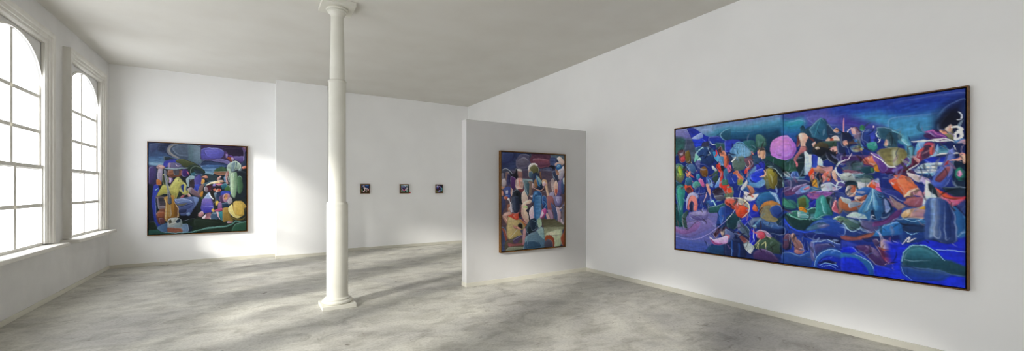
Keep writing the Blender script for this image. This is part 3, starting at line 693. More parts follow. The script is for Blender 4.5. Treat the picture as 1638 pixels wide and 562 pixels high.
f 6a4860 4a3050 60 5 1456,1443 1500,1396 1526,1417 1509,1533 1474,1575 1456,1558
f a88078 6c4850 60 5 1530,1417 1560,1391 1594,1448 1636,1481 1661,1562 1644,1611 1569,1611 1560,1527
f d8a898 a87870 60 3 1540,1406 1560,1399 1577,1450 1560,1452
f c08888 8c5860 50 3 1569,1583 1628,1547 1669,1567 1628,1613 1577,1610
f 1c3494 14246c 70 6 1594,1411 1693,1457 1710,1565 1677,1551 1628,1463
f 284c98 1c3880 80 6 1453,1616 1543,1614 1628,1631 1718,1583 1726,1728 1453,1751
s 6890d0 4 2 1543,1624 1628,1635 1710,1584
f 7070a8 4c4c88 60 6 1722,1490 1750,1460 1773,1503 1757,1596 1765,1667 1742,1671 1726,1582
f 24409c 1c3080 60 6 1757,1468 1851,1431 1956,1465 2035,1482 2035,1559 1926,1521 1805,1571 1773,1630
f 4c4880 2c3478 60 5 1773,1494 1896,1471 1956,1500 1866,1537 1781,1593
s a8c8f0 5 2 1734,1471 1820,1452 1881,1423 1956,1456 2035,1473
f 2f68b8 1f48a8 60 8 1750,1743 1773,1630 1835,1550 1926,1517 2014,1545 2035,1577 2035,1646 1985,1601 1881,1597 1797,1681 1781,1756
f 1834c8 0c1c90 60 6 1789,1718 1835,1630 1926,1600 1992,1635 2006,1719 1866,1742
f 081450 0c1c6c 90 3 1797,1690 1866,1653 1970,1655 1926,1679 1835,1693
s 90b8f0 4 2 1757,1741 1781,1629 1851,1557 1926,1530 2028,1552
S 7fb0f0 4 2 1812,1715 1866,1680 1956,1684 1977,1707
S 7fb0f0 4 2 1828,1721 1911,1699 1956,1719
f 2a4488 1c3070 70 20 2008,943 2099,1033 2228,1171 2364,1198 2517,1122 2517,1421 2364,1387 2008,1387
f 3860a8 4c78b8 50 5 2099,887 2214,870 2228,958 2157,1013 2128,960
f b87860 e0b8a0 50 5 2008,998 2069,1024 2142,996 2214,968 2207,1003 2142,1059 2069,1107 2008,1100
f e8d0c0 c89078 60 3 2054,896 2121,887 2121,951 2069,960
f 8c5048 c08870 60 4 2128,960 2171,986 2200,959 2186,1004 2128,1023
f 4c5068 2c3c5c 60 5 2008,1091 2099,1106 2171,1031 2157,1121 2069,1143
f c8d0d8 8898b0 50 4 2054,1162 2113,1127 2200,1146 2242,1170 2186,1182 2099,1178
F 3c80b8 1f4c80 0 6 2263,879 2290,914 2324,1009 2344,1095 2304,1193 2277,1098 2249,1091 2242,1197 2200,1137 2150,1121 2214,994
F 68a8d0 3878b0 0 4 2263,888 2270,993 2242,1100 2186,1120 2228,1012
F 78b8d8 2c68a8 0 4 2273,884 2284,975 2318,1062 2290,1098 2273,1028
f 142c50 1c3c68 80 4 2249,1099 2270,1090 2290,1168 2270,1195 2249,1152
f 2c5490 1c3468 0 6 2304,905 2364,957 2417,1041 2430,1126 2378,1180 2331,1183 2344,1061
f 4c78b0 2c5090 0 4 2338,957 2371,991 2391,1076 2358,1129 2351,1026
S b8e0f0 4 2 2267,879 2259,993 2214,1101
f e070b0 c85098 60 4 2290,870 2324,870 2338,914 2318,905
f 28388c 202c70 50 6 2338,871 2430,888 2517,972 2481,1006 2404,956 2344,922
f 6c5078 8c6880 50 5 2364,974 2468,1023 2468,1057 2404,1050
f c89868 e0b880 50 4 2474,1140 2517,1097 2517,1147 2487,1160
f d85838 c04030 50 4 2436,871 2487,871 2517,938 2481,930
f e8b8a8 d09080 50 4 2481,871 2517,872 2517,922
f 48346c 6c4088 40 6 2517,1055 2455,1108 2364,1181 2270,1221 2297,1246 2404,1204 2517,1122
f 345c68 487478 50 6 2008,1183 2099,1197 2171,1246 2157,1292 2069,1299 2008,1267
f 5878a0 3c5890 40 6 2157,1202 2256,1222 2324,1261 2270,1327 2171,1300
f 1f5898 2f80b8 40 8 2256,1346 2338,1251 2430,1219 2517,1221 2517,1280 2430,1304 2338,1347
f 3c98c0 2468a0 50 5 2364,1258 2443,1218 2512,1230 2430,1270
f 7a4450 94584c 20 5 2008,1369 2128,1376 2228,1334 2284,1317 2228,1384 2099,1411 2008,1406
f 1c2c70 14205c 60 6 2186,1388 2324,1357 2517,1288 2517,1355 2404,1383 2270,1415
f 2438a8 1c2c90 60 6 2008,1424 2128,1448 2214,1492 2242,1577 2099,1579 2008,1535
f 1028d8 1428c0 90 6 2016,1497 2099,1479 2157,1535 2242,1594 2128,1593 2008,1554
f 50346c 342458 50 8 2128,1475 2214,1447 2284,1483 2364,1611 2351,1642 2284,1632 2214,1545
f 8878a8 5c4880 50 5 2214,1456 2277,1475 2318,1549 2297,1560 2256,1504
f 442048 682c50 60 6 2284,1431 2378,1506 2468,1545 2468,1595 2378,1609 2324,1530
f 8c2c4c a04058 50 4 2364,1559 2468,1570 2455,1614 2378,1600
f b898a8 e0c8c8 50 5 2318,1401 2351,1375 2404,1400 2430,1440 2404,1460 2338,1468
f c86848 a85040 40 4 2318,1470 2378,1472 2468,1452 2430,1482 2351,1489
f e0a898 e8d0c8 40 4 2351,1440 2417,1424 2517,1405 2481,1451 2391,1467
s f0f0fc 5 2 2417,1382 2455,1395 2443,1421 2481,1392 2517,1396
s d8e0f8 5 2 2430,1431 2455,1462 2493,1441
f 58446c 342c58 60 4 2270,1397 2297,1380 2318,1409 2304,1446 2284,1439
f 2c70a8 1c50a0 60 8 2008,1558 2128,1556 2228,1596 2284,1693 2277,1733 2200,1739 2157,1625 2008,1609
f 1830d8 1428c0 80 6 2008,1609 2128,1593 2186,1638 2228,1734 2008,1748
s 90b8e0 5 2 2099,1551 2200,1583 2249,1629 2284,1728
f 1428c8 1830d8 90 8 2290,1640 2430,1669 2517,1688 2517,1746 2290,1736
s d0a8c0 5 2 2364,1620 2410,1604 2423,1628 2417,1654 2443,1653
p 1828c0 1830dc 90 30 2363,1402 2641,1338 2899,1312 2899,1759 2703,1765 2473,1748 2419,1740
f 24489c 183478 70 8 2473,1086 2654,1062 2666,1335 2473,1390
f 584878 383468 50 6 2486,978 2629,993 2629,1045 2526,1057
f e0e8f0 a0b0d0 60 4 2648,872 2666,924 2715,975 2654,984 2641,941
f c87868 8c4450 40 5 2500,978 2565,960 2616,994 2578,1029 2513,1022
f e86848 c84838 50 4 2513,872 2591,872 2552,925 2500,960
f f0d0c0 e0a890 50 4 2500,943 2552,907 2616,907 2552,951
f 8c90b8 a8a8d0 50 4 2591,907 2648,872 2641,941 2616,959
f d8a048 c88858 50 4 2584,1073 2641,1036 2654,1079 2616,1089
f c89878 e0c0b0 50 5 2486,1139 2539,1101 2604,1089 2648,1113 2635,1157 2552,1162
f 6c4478 8c5c88 50 4 2500,1121 2565,1074 2578,1091 2513,1147
f c83858 8c2440 40 5 2715,881 2763,923 2832,956 2899,947 2899,971 2844,1030 2786,990 2739,949
f e06878 c04058 40 3 2751,940 2821,1014 2866,1021 2809,1031 2763,982
f 102030 182c44 60 5 2763,873 2899,874 2899,939 2832,948 2786,915
F 3c5898 1c2f68 0 8 2654,1001 2727,974 2786,998 2832,1104 2844,1334 2786,1365 2703,1340 2641,1329
F 88a8d0 6080b8 0 8 2685,992 2715,978 2703,1111 2703,1298 2672,1321 2685,1146
F 7888a8 2c4888 0 8 2709,983 2745,991 2751,1125 2739,1328 2697,1307 2709,1127
F 203878 182c60 0 8 2769,1007 2809,1072 2804,1305 2769,1325
f 101c38 182848 90 5 2641,1324 2715,1317 2786,1327 2844,1337 2786,1370 2691,1350
f 5c4c60 3c3458 0 6 2792,1273 2827,1253 2830,1336 2798,1342
f 1c4c88 2c6cb0 0 8 2786,1032 2855,1054 2899,1134 2899,1280 2855,1317 2832,1203 2815,1089
f 3c88b8 2868a0 0 6 2844,1055 2889,1118 2894,1231 2866,1283 2855,1169
f 1c2c50 142040 60 5 2780,973 2855,989 2899,1036 2899,1117 2844,1055
s a8c8e8 5 2 2715,983 2774,965 2832,989 2866,1037
F 2a6070 16384c 90 10 2480,1586 2500,1476 2565,1407 2641,1415 2715,1458 2763,1510 2899,1564 2899,1645 2798,1641 2703,1620 2591,1622 2500,1627
F 34788c 1f4c60 90 10 2493,1548 2526,1455 2604,1425 2678,1454 2739,1505 2666,1541 2552,1566
F 24487c 1a38a8 90 10 2480,1613 2591,1622 2703,1620 2798,1646 2727,1718 2578,1737 2500,1707
S 8cc0d8 5 2 2480,1577 2493,1486 2552,1413 2641,1410 2715,1458 2769,1518
S 6088d8 4 2 2480,1622 2500,1690 2552,1733
S 90b0f0 4 2 2715,1432 2809,1429 2899,1434
S f0f4ff 5 2 2459,1750 2666,1755 2821,1750 2899,1754
s e8e8fc 5 2 2486,1407 2526,1349 2546,1338 2526,1384 2578,1344
s 80b8e0 4 2 2473,1265 2552,1311 2616,1271
f 16284c 203864 50 6 2473,1211 2565,1196 2654,1208 2654,1268 2552,1294 2473,1274
f 1c3c3c 2c5c4c 80 6 1460,571 1509,559 1571,570 1578,676 1481,688 1460,664
f 14282c 1c2c3c 80 5 1584,594 1671,591 1671,732 1618,738 1598,670
s e88090 10 4 1564,562 1588,594 1593,632
f d8dce0 8898a8 60 4 1460,683 1495,692 1523,727 1516,750 1481,738 1460,710
f 3c60b0 2c4c94 60 3 1530,728 1544,690 1571,684 1601,703 1615,753 1578,763 1537,754
s 7090d0 5 3 1557,691 1563,729
s 7090d0 5 3 1595,696 1605,737
f 5888b0 2c5c88 90 3 1467,760 1516,750 1578,755 1618,747 1671,751 1645,765 1605,767 1564,788 1516,777
f 5c7c94 b8d0d8 0 5 1674,599 1697,600 1694,718 1664,724
f e8f0f4 b8d0e0 60 4 1694,563 1739,562 1736,639 1707,696 1697,666
f 2838a8 2430b0 80 3 1742,562 1789,565 1783,612 1748,643
f e8f0f4 a8c4d8 60 4 1793,565 1824,578 1842,630 1811,632 1789,605
f e85020 c83818 60 3 1710,718 1745,654 1761,706 1723,741
f d8a48c a8786c 20 4 1755,640 1799,627 1848,651 1861,673 1799,678 1761,669
f a87c84 c89090 20 4 1836,651 1921,648 1924,683 1861,688
f d87868 c85850 60 4 1836,751 1861,709 1891,732 1861,795 1842,802
f e86850 d85040 60 3 1897,753 1912,747 1906,796 1885,803
s b08880 12 4 1909,697 1885,760 1848,813
f e89088 d87870 50 3 1729,741 1767,739 1767,779 1736,785
f e8a838 c88c28 80 3 1739,793 1780,779 1796,808 1799,866 1774,866 1748,829
f 101c34 1c3050 60 4 1767,735 1811,729 1842,780 1830,838 1802,874 1793,794 1767,764
f 4c7c9c 2c5474 40 4 1710,844 1755,881 1811,888 1830,838 1867,838 1811,903 1755,906
f d8d8e0 98b0c8 30 4 1830,841 1885,824 1926,832 1926,910 1897,902 1836,899
f 8c70a0 4c3868 60 4 1544,887 1591,854 1664,828 1691,829 1645,850 1605,888 1564,918 1540,910
s b8a8d0 5 3 1540,903 1564,869 1618,846 1684,829
f 4c7cb8 7ca0d0 50 3 1621,888 1671,854 1713,847 1716,881 1677,917 1631,925
f e08c9c c87084 30 3 1651,888 1691,862 1710,855 1707,877 1671,891
f 6c4c98 8c5cac 20 5 1703,925 1811,910 1924,910 1909,938 1786,961 1723,969
f c07088 a85c7c 20 3 1723,921 1774,916 1767,928 1729,930
s d8dcec 7 3 2043,581 1989,616 1959,664 1968,713 2000,763 2012,805
f e8c8b8 c0907c 60 3 1924,694 1945,719 1968,790 1977,822 1953,797 1930,747
f 344c54 4c6c78 30 6 2091,622 2157,605 2189,627 2168,673 2102,691 2091,656
f 8c5c74 704860 20 4 2023,701 2068,689 2157,713 2189,725 2113,719 2046,716
f c8d4d0 606c74 70 5 1997,763 2023,729 2068,720 2102,732 2124,780 2146,808 2091,807 2012,791
f dce4e0 b0b8b8 40 3 2029,743 2068,724 2096,735 2074,762
f 7ca8b8 2c4c5c 30 4 2099,742 2200,728 2205,742 2168,771 2124,753
f 3c5c64 204048 40 4 2200,748 2263,750 2278,784 2232,796 2189,782
f 98b0a8 708480 20 4 2135,787 2178,775 2252,790 2242,816 2157,818
f 0c1c2c 204858 60 4 2046,816 2068,799 2119,807 2151,835 2151,882 2135,889 2124,855 2063,851 2043,833
f c89c8c b04c30 0 3 2057,854 2127,858 2124,930 2063,926
f a8a8a8 887c80 0 3 2057,858 2085,858 2082,926 2060,923
s f0e0d8 5 3 2054,868 2052,923 2085,943 2124,923 2132,868
f e0e0e8 b8c0d0 40 4 2151,821 2216,836 2210,862 2157,882
f f0e0d8 e88858 60 3 2216,856 2242,823 2258,816 2258,869 2232,869
f e86840 c84820 60 4 2232,862 2252,823 2288,817 2288,876 2258,876
f 3470c0 3060b0 50 4 2135,929 2184,875 2258,876 2286,909 2286,961 2135,963
s c8d8e8 5 3 1965,888 1971,832 2000,812 2040,826
s c8d8e8 5 3 1873,831 1918,825 1965,860 2012,861
f 2c3c80 3c4c90 40 5 1918,952 1971,916 2023,923 2068,964 1924,968
f 6c6848 8c8450 60 8 2307,512 2382,492 2488,507 2521,554 2516,604 2474,645 2426,668 2367,652 2317,578
f c8ccb0 989878 0 16 2421,521 2455,524 2455,650 2426,655
f 8cc0d0 3c88a0 0 5 2521,492 2565,495 2562,570 2549,631 2516,672 2535,605 2539,549
f e08c68 c05c44 50 4 2240,586 2266,554 2291,602 2307,642 2271,640 2240,625
f e8a838 c88430 60 3 2337,618 2382,666 2362,684 2350,690
f d08c30 b07020 80 3 2281,654 2302,649 2317,708 2284,704
f 9c58a8 5c2c74 40 4 2271,561 2302,570 2342,618 2357,697 2347,729 2327,709 2307,655 2286,608
s d8a0d0 6 3 2296,576 2317,610 2324,656
f 501c5c 3c2470 40 4 2357,723 2387,685 2450,676 2507,609 2521,598 2530,623 2497,678 2440,726 2392,737
f 7c68c0 6048a8 30 4 2416,706 2464,670 2516,616 2530,611 2521,648 2474,696 2426,725
s e8e8e8 7 3 2255,530 2307,570 2347,625 2387,669 2438,681
f 682040 481430 40 4 2553,606 2576,614 2580,651 2535,705 2474,740 2426,745 2488,715 2544,668
f b87878 d09090 40 4 2558,582 2601,615 2598,646 2576,626
s d8e0e8 5 3 2601,655 2553,687 2516,723
f d85c40 e89878 50 4 2426,757 2474,756 2535,786 2562,842 2497,841 2460,803
f e8e0e0 c0a8a8 40 4 2525,735 2598,775 2602,818 2571,805 2535,767
f 4c9c80 2c6c64 60 4 1456,985 1492,1014 1535,1060 1578,1092 1492,1090 1456,1063
f 606838 40502c 80 4 1607,993 1669,982 1673,1075 1615,1077
f 9858a8 743c88 20 4 1718,981 1774,949 1897,934 1919,943 1836,980 1774,985
f 1828b0 1c2490 80 4 1718,1055 1766,999 1797,1053 1774,1085
f 1c3c3c 102c34 90 6 1465,1178 1526,1203 1653,1224 1774,1217 1726,1293 1653,1345 1552,1335 1492,1263
f 2c7464 1c5048 60 5 1509,1166 1552,1131 1603,1133 1611,1208 1694,1222 1774,1217 1611,1227 1535,1203
s 78c0ac 5 3 1603,1129 1543,1138 1513,1161 1543,1198 1611,1217 1710,1223 1774,1224
f 60a8a8 3c7c88 0 4 1603,1138 1686,1135 1758,1154 1758,1200 1611,1199
f b8dcd8 88bcb8 0 3 1599,1138 1624,1137 1620,1203 1599,1199
f e89820 d07c18 30 3 1615,1091 1645,1085 1694,1120 1686,1144 1636,1123
f 2c5c54 204844 60 3 1698,1120 1734,1091 1778,1103 1774,1144 1718,1147
s 98d8c8 5 3 1698,1116 1738,1089 1782,1099
f 58b0a8 1f5c64 0 5 1805,1007 1859,979 1897,1068 1915,1147 1851,1136 1789,1153 1766,1172
f 78c4bc 4c9c98 0 4 1851,988 1867,988 1908,1120 1882,1117
f 1c4c5c 2c6470 60 4 1766,1190 1805,1147 1882,1135 1912,1151 1828,1191 1758,1218
f 183430 10282c 0 4 1874,988 1919,970 1912,1058 1919,1111
f c05c70 a04860 60 3 1927,1093 1960,1013 1993,1143
s e8b0b8 5 3 1927,1098 1962,1011
f 345070 c08468 60 4 1971,1039 2000,968 2032,985 2032,1072 1993,1143
f 88b898 507c68 30 4 1930,1199 1971,1175 2032,1180 2034,1227 1971,1214
s e0ece0 5 3 1934,1207 1956,1184 2000,1173
f 2450a8 1c3890 60 6 1686,1333 1758,1255 1851,1212 1956,1215 2034,1271 2034,1366 1897,1370 1774,1335
f 3c6c88 4c5c90 40 6 1686,1343 1742,1283 1836,1249 1904,1271 1805,1315
f 6c70a0 4c5498 20 6 1789,1293 1851,1268 1904,1276 1851,1298
s 2850d8 9 5 1465,1236 1509,1309 1586,1351 1677,1366 1774,1344
f 1c2c78 142060 60 6 1677,1376 1774,1372 1882,1415 1774,1446 1694,1416
f 28568c 143464 0 5 2269,882 2320,936 2339,1017 2339,1106 2314,1189 2298,1100 2282,1096 2256,1110 2237,1135 2157,1122 2217,1003
f 90c0e0 4c88b8 0 4 2269,887 2279,944 2276,1035 2301,1091 2314,1181 2292,1096 2263,1089 2243,1119 2256,1002
f 4c80b0 285c90 0 4 2282,903 2327,960 2336,1074 2317,1164 2301,1075 2288,1018
f 102040 1c3458 60 4 2253,1110 2276,1088 2295,1108 2301,1190 2269,1187 2246,1152
s d8e8f0 5 3 2250,1184 2263,1151 2282,1158
f 1c3868 102850 0 5 2349,968 2395,1015 2413,1087 2383,1152 2327,1172 2339,1082
f 8898c8 4c68a8 0 4 2358,984 2383,1024 2395,1080 2370,1121 2361,1057
f 3060b0 2050a0 40 4 2143,912 2197,886 2256,895 2217,953 2150,945
f e0d8d0 b08474 30 4 2129,963 2177,966 2217,949 2210,987 2163,1008 2122,988
f 8c4838 a86050 40 3 2157,996 2197,962 2220,953 2207,995 2177,1008
f b86c48 8c4c34 40 5 1988,982 2039,1033 2109,1005 2157,1038 2184,1029 2157,1089 2074,1109 1996,1078
f c8d0d0 98a4a8 30 4 1996,973 2046,981 2088,997 2074,1040 2031,1024
f 94a0b0 6c7c98 40 4 2074,1032 2122,1014 2177,1029 2136,1056 2081,1075
f c8dcd8 8cacb0 30 4 2056,1170 2102,1138 2150,1131 2210,1153 2243,1177 2190,1180 2109,1163
f 6c8c70 2c4c58 40 5 1981,1192 2067,1195 2150,1216 2170,1265 2095,1305 2046,1257 1981,1218
f 60608c 4c4880 40 6 2170,1206 2269,1216 2308,1271 2256,1325 2184,1272
f 6c3c7c 502c68 20 5 2472,1069 2407,1135 2346,1195 2276,1216 2269,1257 2358,1227 2472,1132
f 2c78c0 245ca8 40 6 2288,1314 2358,1235 2444,1205 2472,1211 2472,1315 2295,1331
s 88b8e8 5 3 2301,1304 2358,1239 2438,1209
s a8c8e0 5 3 1981,1227 2024,1241 2060,1299 2102,1321 2157,1291
f 2c3890 24307c 40 4 2342,917 2398,897 2464,925 2506,972 2506,1003 2476,1000 2416,957
f d85428 a83c20 60 4 2416,853 2446,830 2476,885 2506,948 2488,940 2440,893
f e8845c d86844 50 5 2446,806 2511,799 2558,831 2603,878 2546,901 2506,948 2482,870
f f0d0a0 e8b898 30 3 2503,956 2529,917 2608,878 2580,909 2523,948
f d89cac c08498 20 4 2546,924 2614,893 2647,916 2625,954 2558,940
f a8606c 7c4860 40 4 2500,1015 2546,979 2625,962 2636,985 2625,1046 2569,1048
f 1c2c80 243490 60 3 2580,824 2625,840 2642,886 2620,920 2597,863
f f0f0f4 b8c0dc 60 4 2642,871 2683,909 2683,969 2653,1030 2633,1042 2647,954
f 6c4c54 988080 50 4 2392,957 2446,1004 2506,1050 2458,1083 2434,1044
f e0b03c c89838 30 3 2592,1074 2653,1041 2647,1076 2625,1092
f c8a080 a07898 20 5 2485,1129 2517,1089 2580,1071 2647,1091 2647,1144 2580,1148 2500,1160
f e0c090 c8a070 60 3 2485,1129 2511,1093 2546,1095 2523,1151 2494,1156
f 184078 2c68a0 20 5 2446,1179 2517,1159 2603,1162 2653,1189 2603,1208 2488,1208
s 90c0e0 4 3 2488,1161 2558,1188 2625,1168
f 804898 603080 40 4 2643,363 2704,362 2770,416 2764,432 2710,417 2680,380
s b868b0 6 3 2646,367 2698,357 2722,393 2773,424
f e8a888 d88878 40 3 2740,366 2770,374 2784,401 2764,398
f d89c88 c0a890 60 3 2781,367 2799,323 2816,346 2805,386
f 8c8c64 585c48 60 3 2776,404 2816,404 2822,463 2802,448
s f0f0f4 13 4 2813,342 2850,343 2873,370 2862,393 2839,399
s f4f4f8 10 4 2831,447 2833,398
s f0f0f4 8 4 2876,444 2873,403 2856,393
f 6098d0 3c6cb0 20 4 2822,463 2850,445 2890,458 2892,478 2839,481
f c8a0b0 b08898 40 3 2850,478 2890,462 2895,499 2873,480
s e8e8f0 6 3 2560,447 2636,452 2710,447 2776,441 2828,468
f 80a8d8 5c88c8 60 3 2602,462 2643,466 2624,512 2611,511
f e06458 c04844 60 4 2674,516 2695,509 2695,582 2680,568
f c84c4c a83c44 60 4 2586,578 2599,540 2636,508 2611,563 2592,592
f 144878 88c8d8 90 4 2722,533 2740,513 2793,531 2790,568 2728,559
f 7ca8d8 98c0e0 60 4 2674,593 2704,570 2722,486 2727,538 2716,587
s f0f4f8 6 3 2716,583 2781,569 2856,577
f 1c2cb0 1c3cc0 90 4 2646,625 2686,602 2776,607 2764,658 2686,658
f e8f0f8 88a8d0 90 6 2680,662 2758,658 2752,682 2686,679
s f4f8fc 9 3 2655,690 2713,693
s f4f8fc 9 3 2658,716 2710,718
f 7c8cd8 4c64b0 60 5 2716,731 2770,641 2793,551 2822,529 2816,619 2764,735
f a83c44 701c34 60 4 2740,732 2776,659 2793,643 2764,733
s f0a898 10 4 2802,639 2862,627 2884,600 2895,617 2890,665
f e8b8a0 f0c8b0 50 3 2862,594 2892,608 2895,661 2879,632
f 4860b0 2c409c 0 5 2660,989 2718,969 2700,1151 2700,1307 2651,1318
f b8c8d8 8098b8 0 6 2690,988 2709,982 2718,1150 2705,1300 2693,1301
f 7c8ca8 3c4c78 0 10 2718,982 2758,975 2805,1108 2822,1338 2727,1335
f 3c3c48 7c5450 0 6 2775,1024 2809,1144 2829,1337 2805,1340 2796,1169
f 142038 1c3050 90 4 2642,1318 2718,1317 2822,1344 2847,1347 2762,1354 2664,1348
f 1c4c7c 143458 0 5 2792,1035 2826,1168 2834,1288 2826,1289 2809,1169
f 2c70b0 1c4c88 0 6 2805,1047 2847,1058 2892,1151 2888,1259 2847,1311 2834,1191
f e0603c c84040 30 4 2718,888 2762,925 2822,962 2895,960 2847,985 2771,968
f d87898 c05080 20 4 2753,963 2822,980 2888,979 2822,1034 2779,1005
f 2c3474 24407c 40 6 2847,1034 2895,984 2895,1116 2864,1081
f 5070d0 3850b0 60 5 2687,826 2736,728 2771,680 2822,682 2813,767 2771,852 2718,870
f a05860 5c2c44 60 5 2714,801 2753,728 2775,692 2801,694 2788,754 2745,821
f 1c2c38 142430 60 4 2664,851 2683,844 2745,950 2700,951 2669,901
f f0f4f4 b8ccd8 60 4 2651,876 2674,913 2718,957 2664,976 2637,1040 2642,952
f 4c3440 7c4848 60 3 58,340 116,317 167,343 181,426 138,493 94,484
f 9088a0 b8a0a8 40 3 87,368 138,347 138,385 102,395
f c85058 a83840 50 3 102,433 167,412 174,463 131,493
f 7c6830 5c5028 60 3 181,376 230,335 251,456 223,504 181,451
f 94dcc8 58a098 60 3 320,504 341,394 415,479 388,502
f c8f0e8 90d0c0 60 3 354,493 401,453 417,485
f 6068a8 484c88 80 3 327,504 401,496 401,588 374,574
s 90c8d8 6 3 347,401 428,309
s d8f0f0 5 3 519,329 558,404 506,424
f 8c6028 5c3c1c 90 4 408,613 467,579 513,629 500,713 441,705
f d08060 e8a890 60 3 195,679 251,631 265,669 223,711
f 3c78a0 1c4868 60 4 181,767 209,723 279,738 272,819 209,830
f 58a898 2c7070 60 4 300,806 388,783 428,857 334,881
f d878b0 b85898 60 3 388,746 441,748 467,821 448,857
f 203070 283c9c 60 4 334,893 415,845 480,894 467,942 347,943
f 4c80d0 88b0e0 60 3 506,725 558,774 595,834 545,822
f 90b8e8 4878c8 60 3 620,846 688,730 682,835 645,870
f e8ecf0 98a8b8 60 3 583,573 645,623 633,640 595,609
f d83c30 c03028 70 3 639,558 694,578 707,637 670,612
f e04838 c83028 80 4 701,707 719,801 779,836 779,940 743,917 688,835
f 507c68 3c6c5c 60 3 725,789 790,767 796,825 731,830
f e07858 c05c48 80 3 743,465 779,456 785,571 755,593
f 3c2020 5c3024 60 3 664,342 707,334 719,399 676,390
f 70a8d8 3c78b8 60 3 658,453 707,462 731,568 694,543
f 241828 3c3850 60 4 595,929 658,864 719,870 749,934 658,943
f 4c80b0 78a8c8 20 5 825,402 872,315 974,302 1072,389 1083,455 996,482 860,461
s 88b8d8 5 3 889,311 895,458
s 88b8d8 5 3 934,309 940,467
s 88b8d8 5 3 979,325 985,476
f e8f0f4 c0d0e0 50 3 849,540 872,479 906,476 889,526
f 60746c 506460 60 5 866,485 1007,483 1012,617 883,644 860,575
f 785060 4c3c50 50 4 1012,500 1072,509 1115,567 1072,619 1029,573
s e09898 6 3 1062,531 1078,587 1034,629
f d84838 b83030 60 3 1012,661 1051,629 1072,619 1029,689
f e0b898 c08c6c 0 3 1170,440 1189,409 1199,475 1183,495
f e8c0a0 b88468 0 3 1209,427 1245,425 1250,468 1220,519 1204,486
f 2c34b0 1c28a8 60 3 1147,601 1240,547 1235,659 1152,666
f 2038c8 2440d8 80 3 1094,708 1230,648 1235,766 1178,797 1099,774
s 90a8e0 4 3 1105,675 1230,637
f 7098c8 4c78b0 60 4 1029,739 1105,632 1147,601 1136,655 1072,718
f 4c88c0 6ca0d0 40 5 1062,817 1157,807 1240,766 1255,809 1189,862 1083,850
f 3c68a8 2c5090 60 4 974,883 1040,806 1062,850 1029,927
s e8b8a0 8 3 1240,659 1260,692 1250,724 1189,738
f 14181c 202c30 60 6 1270,623 1350,643 1418,708 1446,781 1408,843 1389,749
f 8c8030 5c5424 60 6 1270,650 1320,641 1389,717 1394,811 1350,884 1301,831 1281,746
f a89c44 807828 60 6 1291,661 1340,663 1370,727 1310,768
f 6c7460 54604c 60 4 1260,798 1281,767 1301,873 1270,884
s 98b0b8 5 3 1291,624 1370,649 1437,740
f f0e8e8 a8b8c8 60 3 963,872 1040,773 1034,839 985,894
f c88c78 a86854 60 4 1040,839 1105,861 1136,921 1094,940
f 2c44a8 1c309c 60 5 837,711 906,702 923,770 883,803
f d87050 c05840 60 3 918,680 985,738 996,772 940,725
f d8d8f0 f4f4fc 40 4 1005,1006 1023,918 1072,955 1180,948 1109,1023 1042,1024
f e0907c c07060 40 3 1072,937 1126,973 1109,982 1078,968
f e06c58 a83830 40 5 766,1017 872,1008 923,1103 961,1177 986,1238 923,1217 885,1117 780,1042
f e05830 a82c20 60 4 949,1108 1011,1100 1066,1147 1023,1224 961,1240 910,1192
f b8b8b0 8c8c8c 40 4 923,1026 986,1000 1048,1049 1066,1123 1011,1100
s e8e0d0 5 3 766,997 872,996 986,1000 1060,1067 1072,1159 986,1238
f 2c70a8 1c3c78 50 6 1156,1034 1191,948 1272,912 1350,923 1405,993 1415,1063 1339,1018 1237,1044 1197,1124
f a0c0e0 6890c8 50 4 1317,923 1372,941 1415,1040 1405,1063 1372,994
f c88440 8c6c3c 80 5 1197,1178 1214,1081 1294,1025 1383,1040 1426,1086 1339,1077 1306,1137
f 74705c 8c8058 60 6 1197,1215 1237,1104 1317,1078 1317,1173 1394,1239 1350,1283 1249,1260
f 2c509c 182c70 60 5 1317,1125 1372,1076 1432,1092 1442,1178 1394,1222 1339,1201
f e07850 b85838 60 3 1115,1115 1144,1077 1174,1143 1168,1155 1126,1151
f 2430b8 1c28a0 40 5 967,1290 1048,1223 1180,1161 1197,1202 1097,1257 999,1344
f 7888a8 4c6490 50 5 1066,1308 1109,1244 1191,1227 1260,1259 1144,1278 1097,1343
f 2c4c88 101c48 80 6 1109,1354 1168,1283 1283,1270 1458,1328 1458,1420 1306,1411 1180,1361
f 5078b0 2c5090 80 5 1226,1279 1306,1286 1458,1339 1339,1349 1249,1320
f 98c8d8 6098b8 60 3 1115,1336 1150,1327 1150,1363 1120,1366
f e05c70 b83c54 60 4 1168,1423 1203,1390 1255,1415 1249,1464 1203,1492
s d0c0d8 6 3 1180,1392 1260,1391 1311,1434
f 2028c0 1820b0 90 4 1072,1407 1109,1373 1120,1452 1109,1551 1078,1548
s c8d8f0 5 3 1123,1390 1126,1537
f 5c7088 3c5068 50 5 917,1331 961,1290 1023,1361 1066,1481 999,1450 936,1393
'''
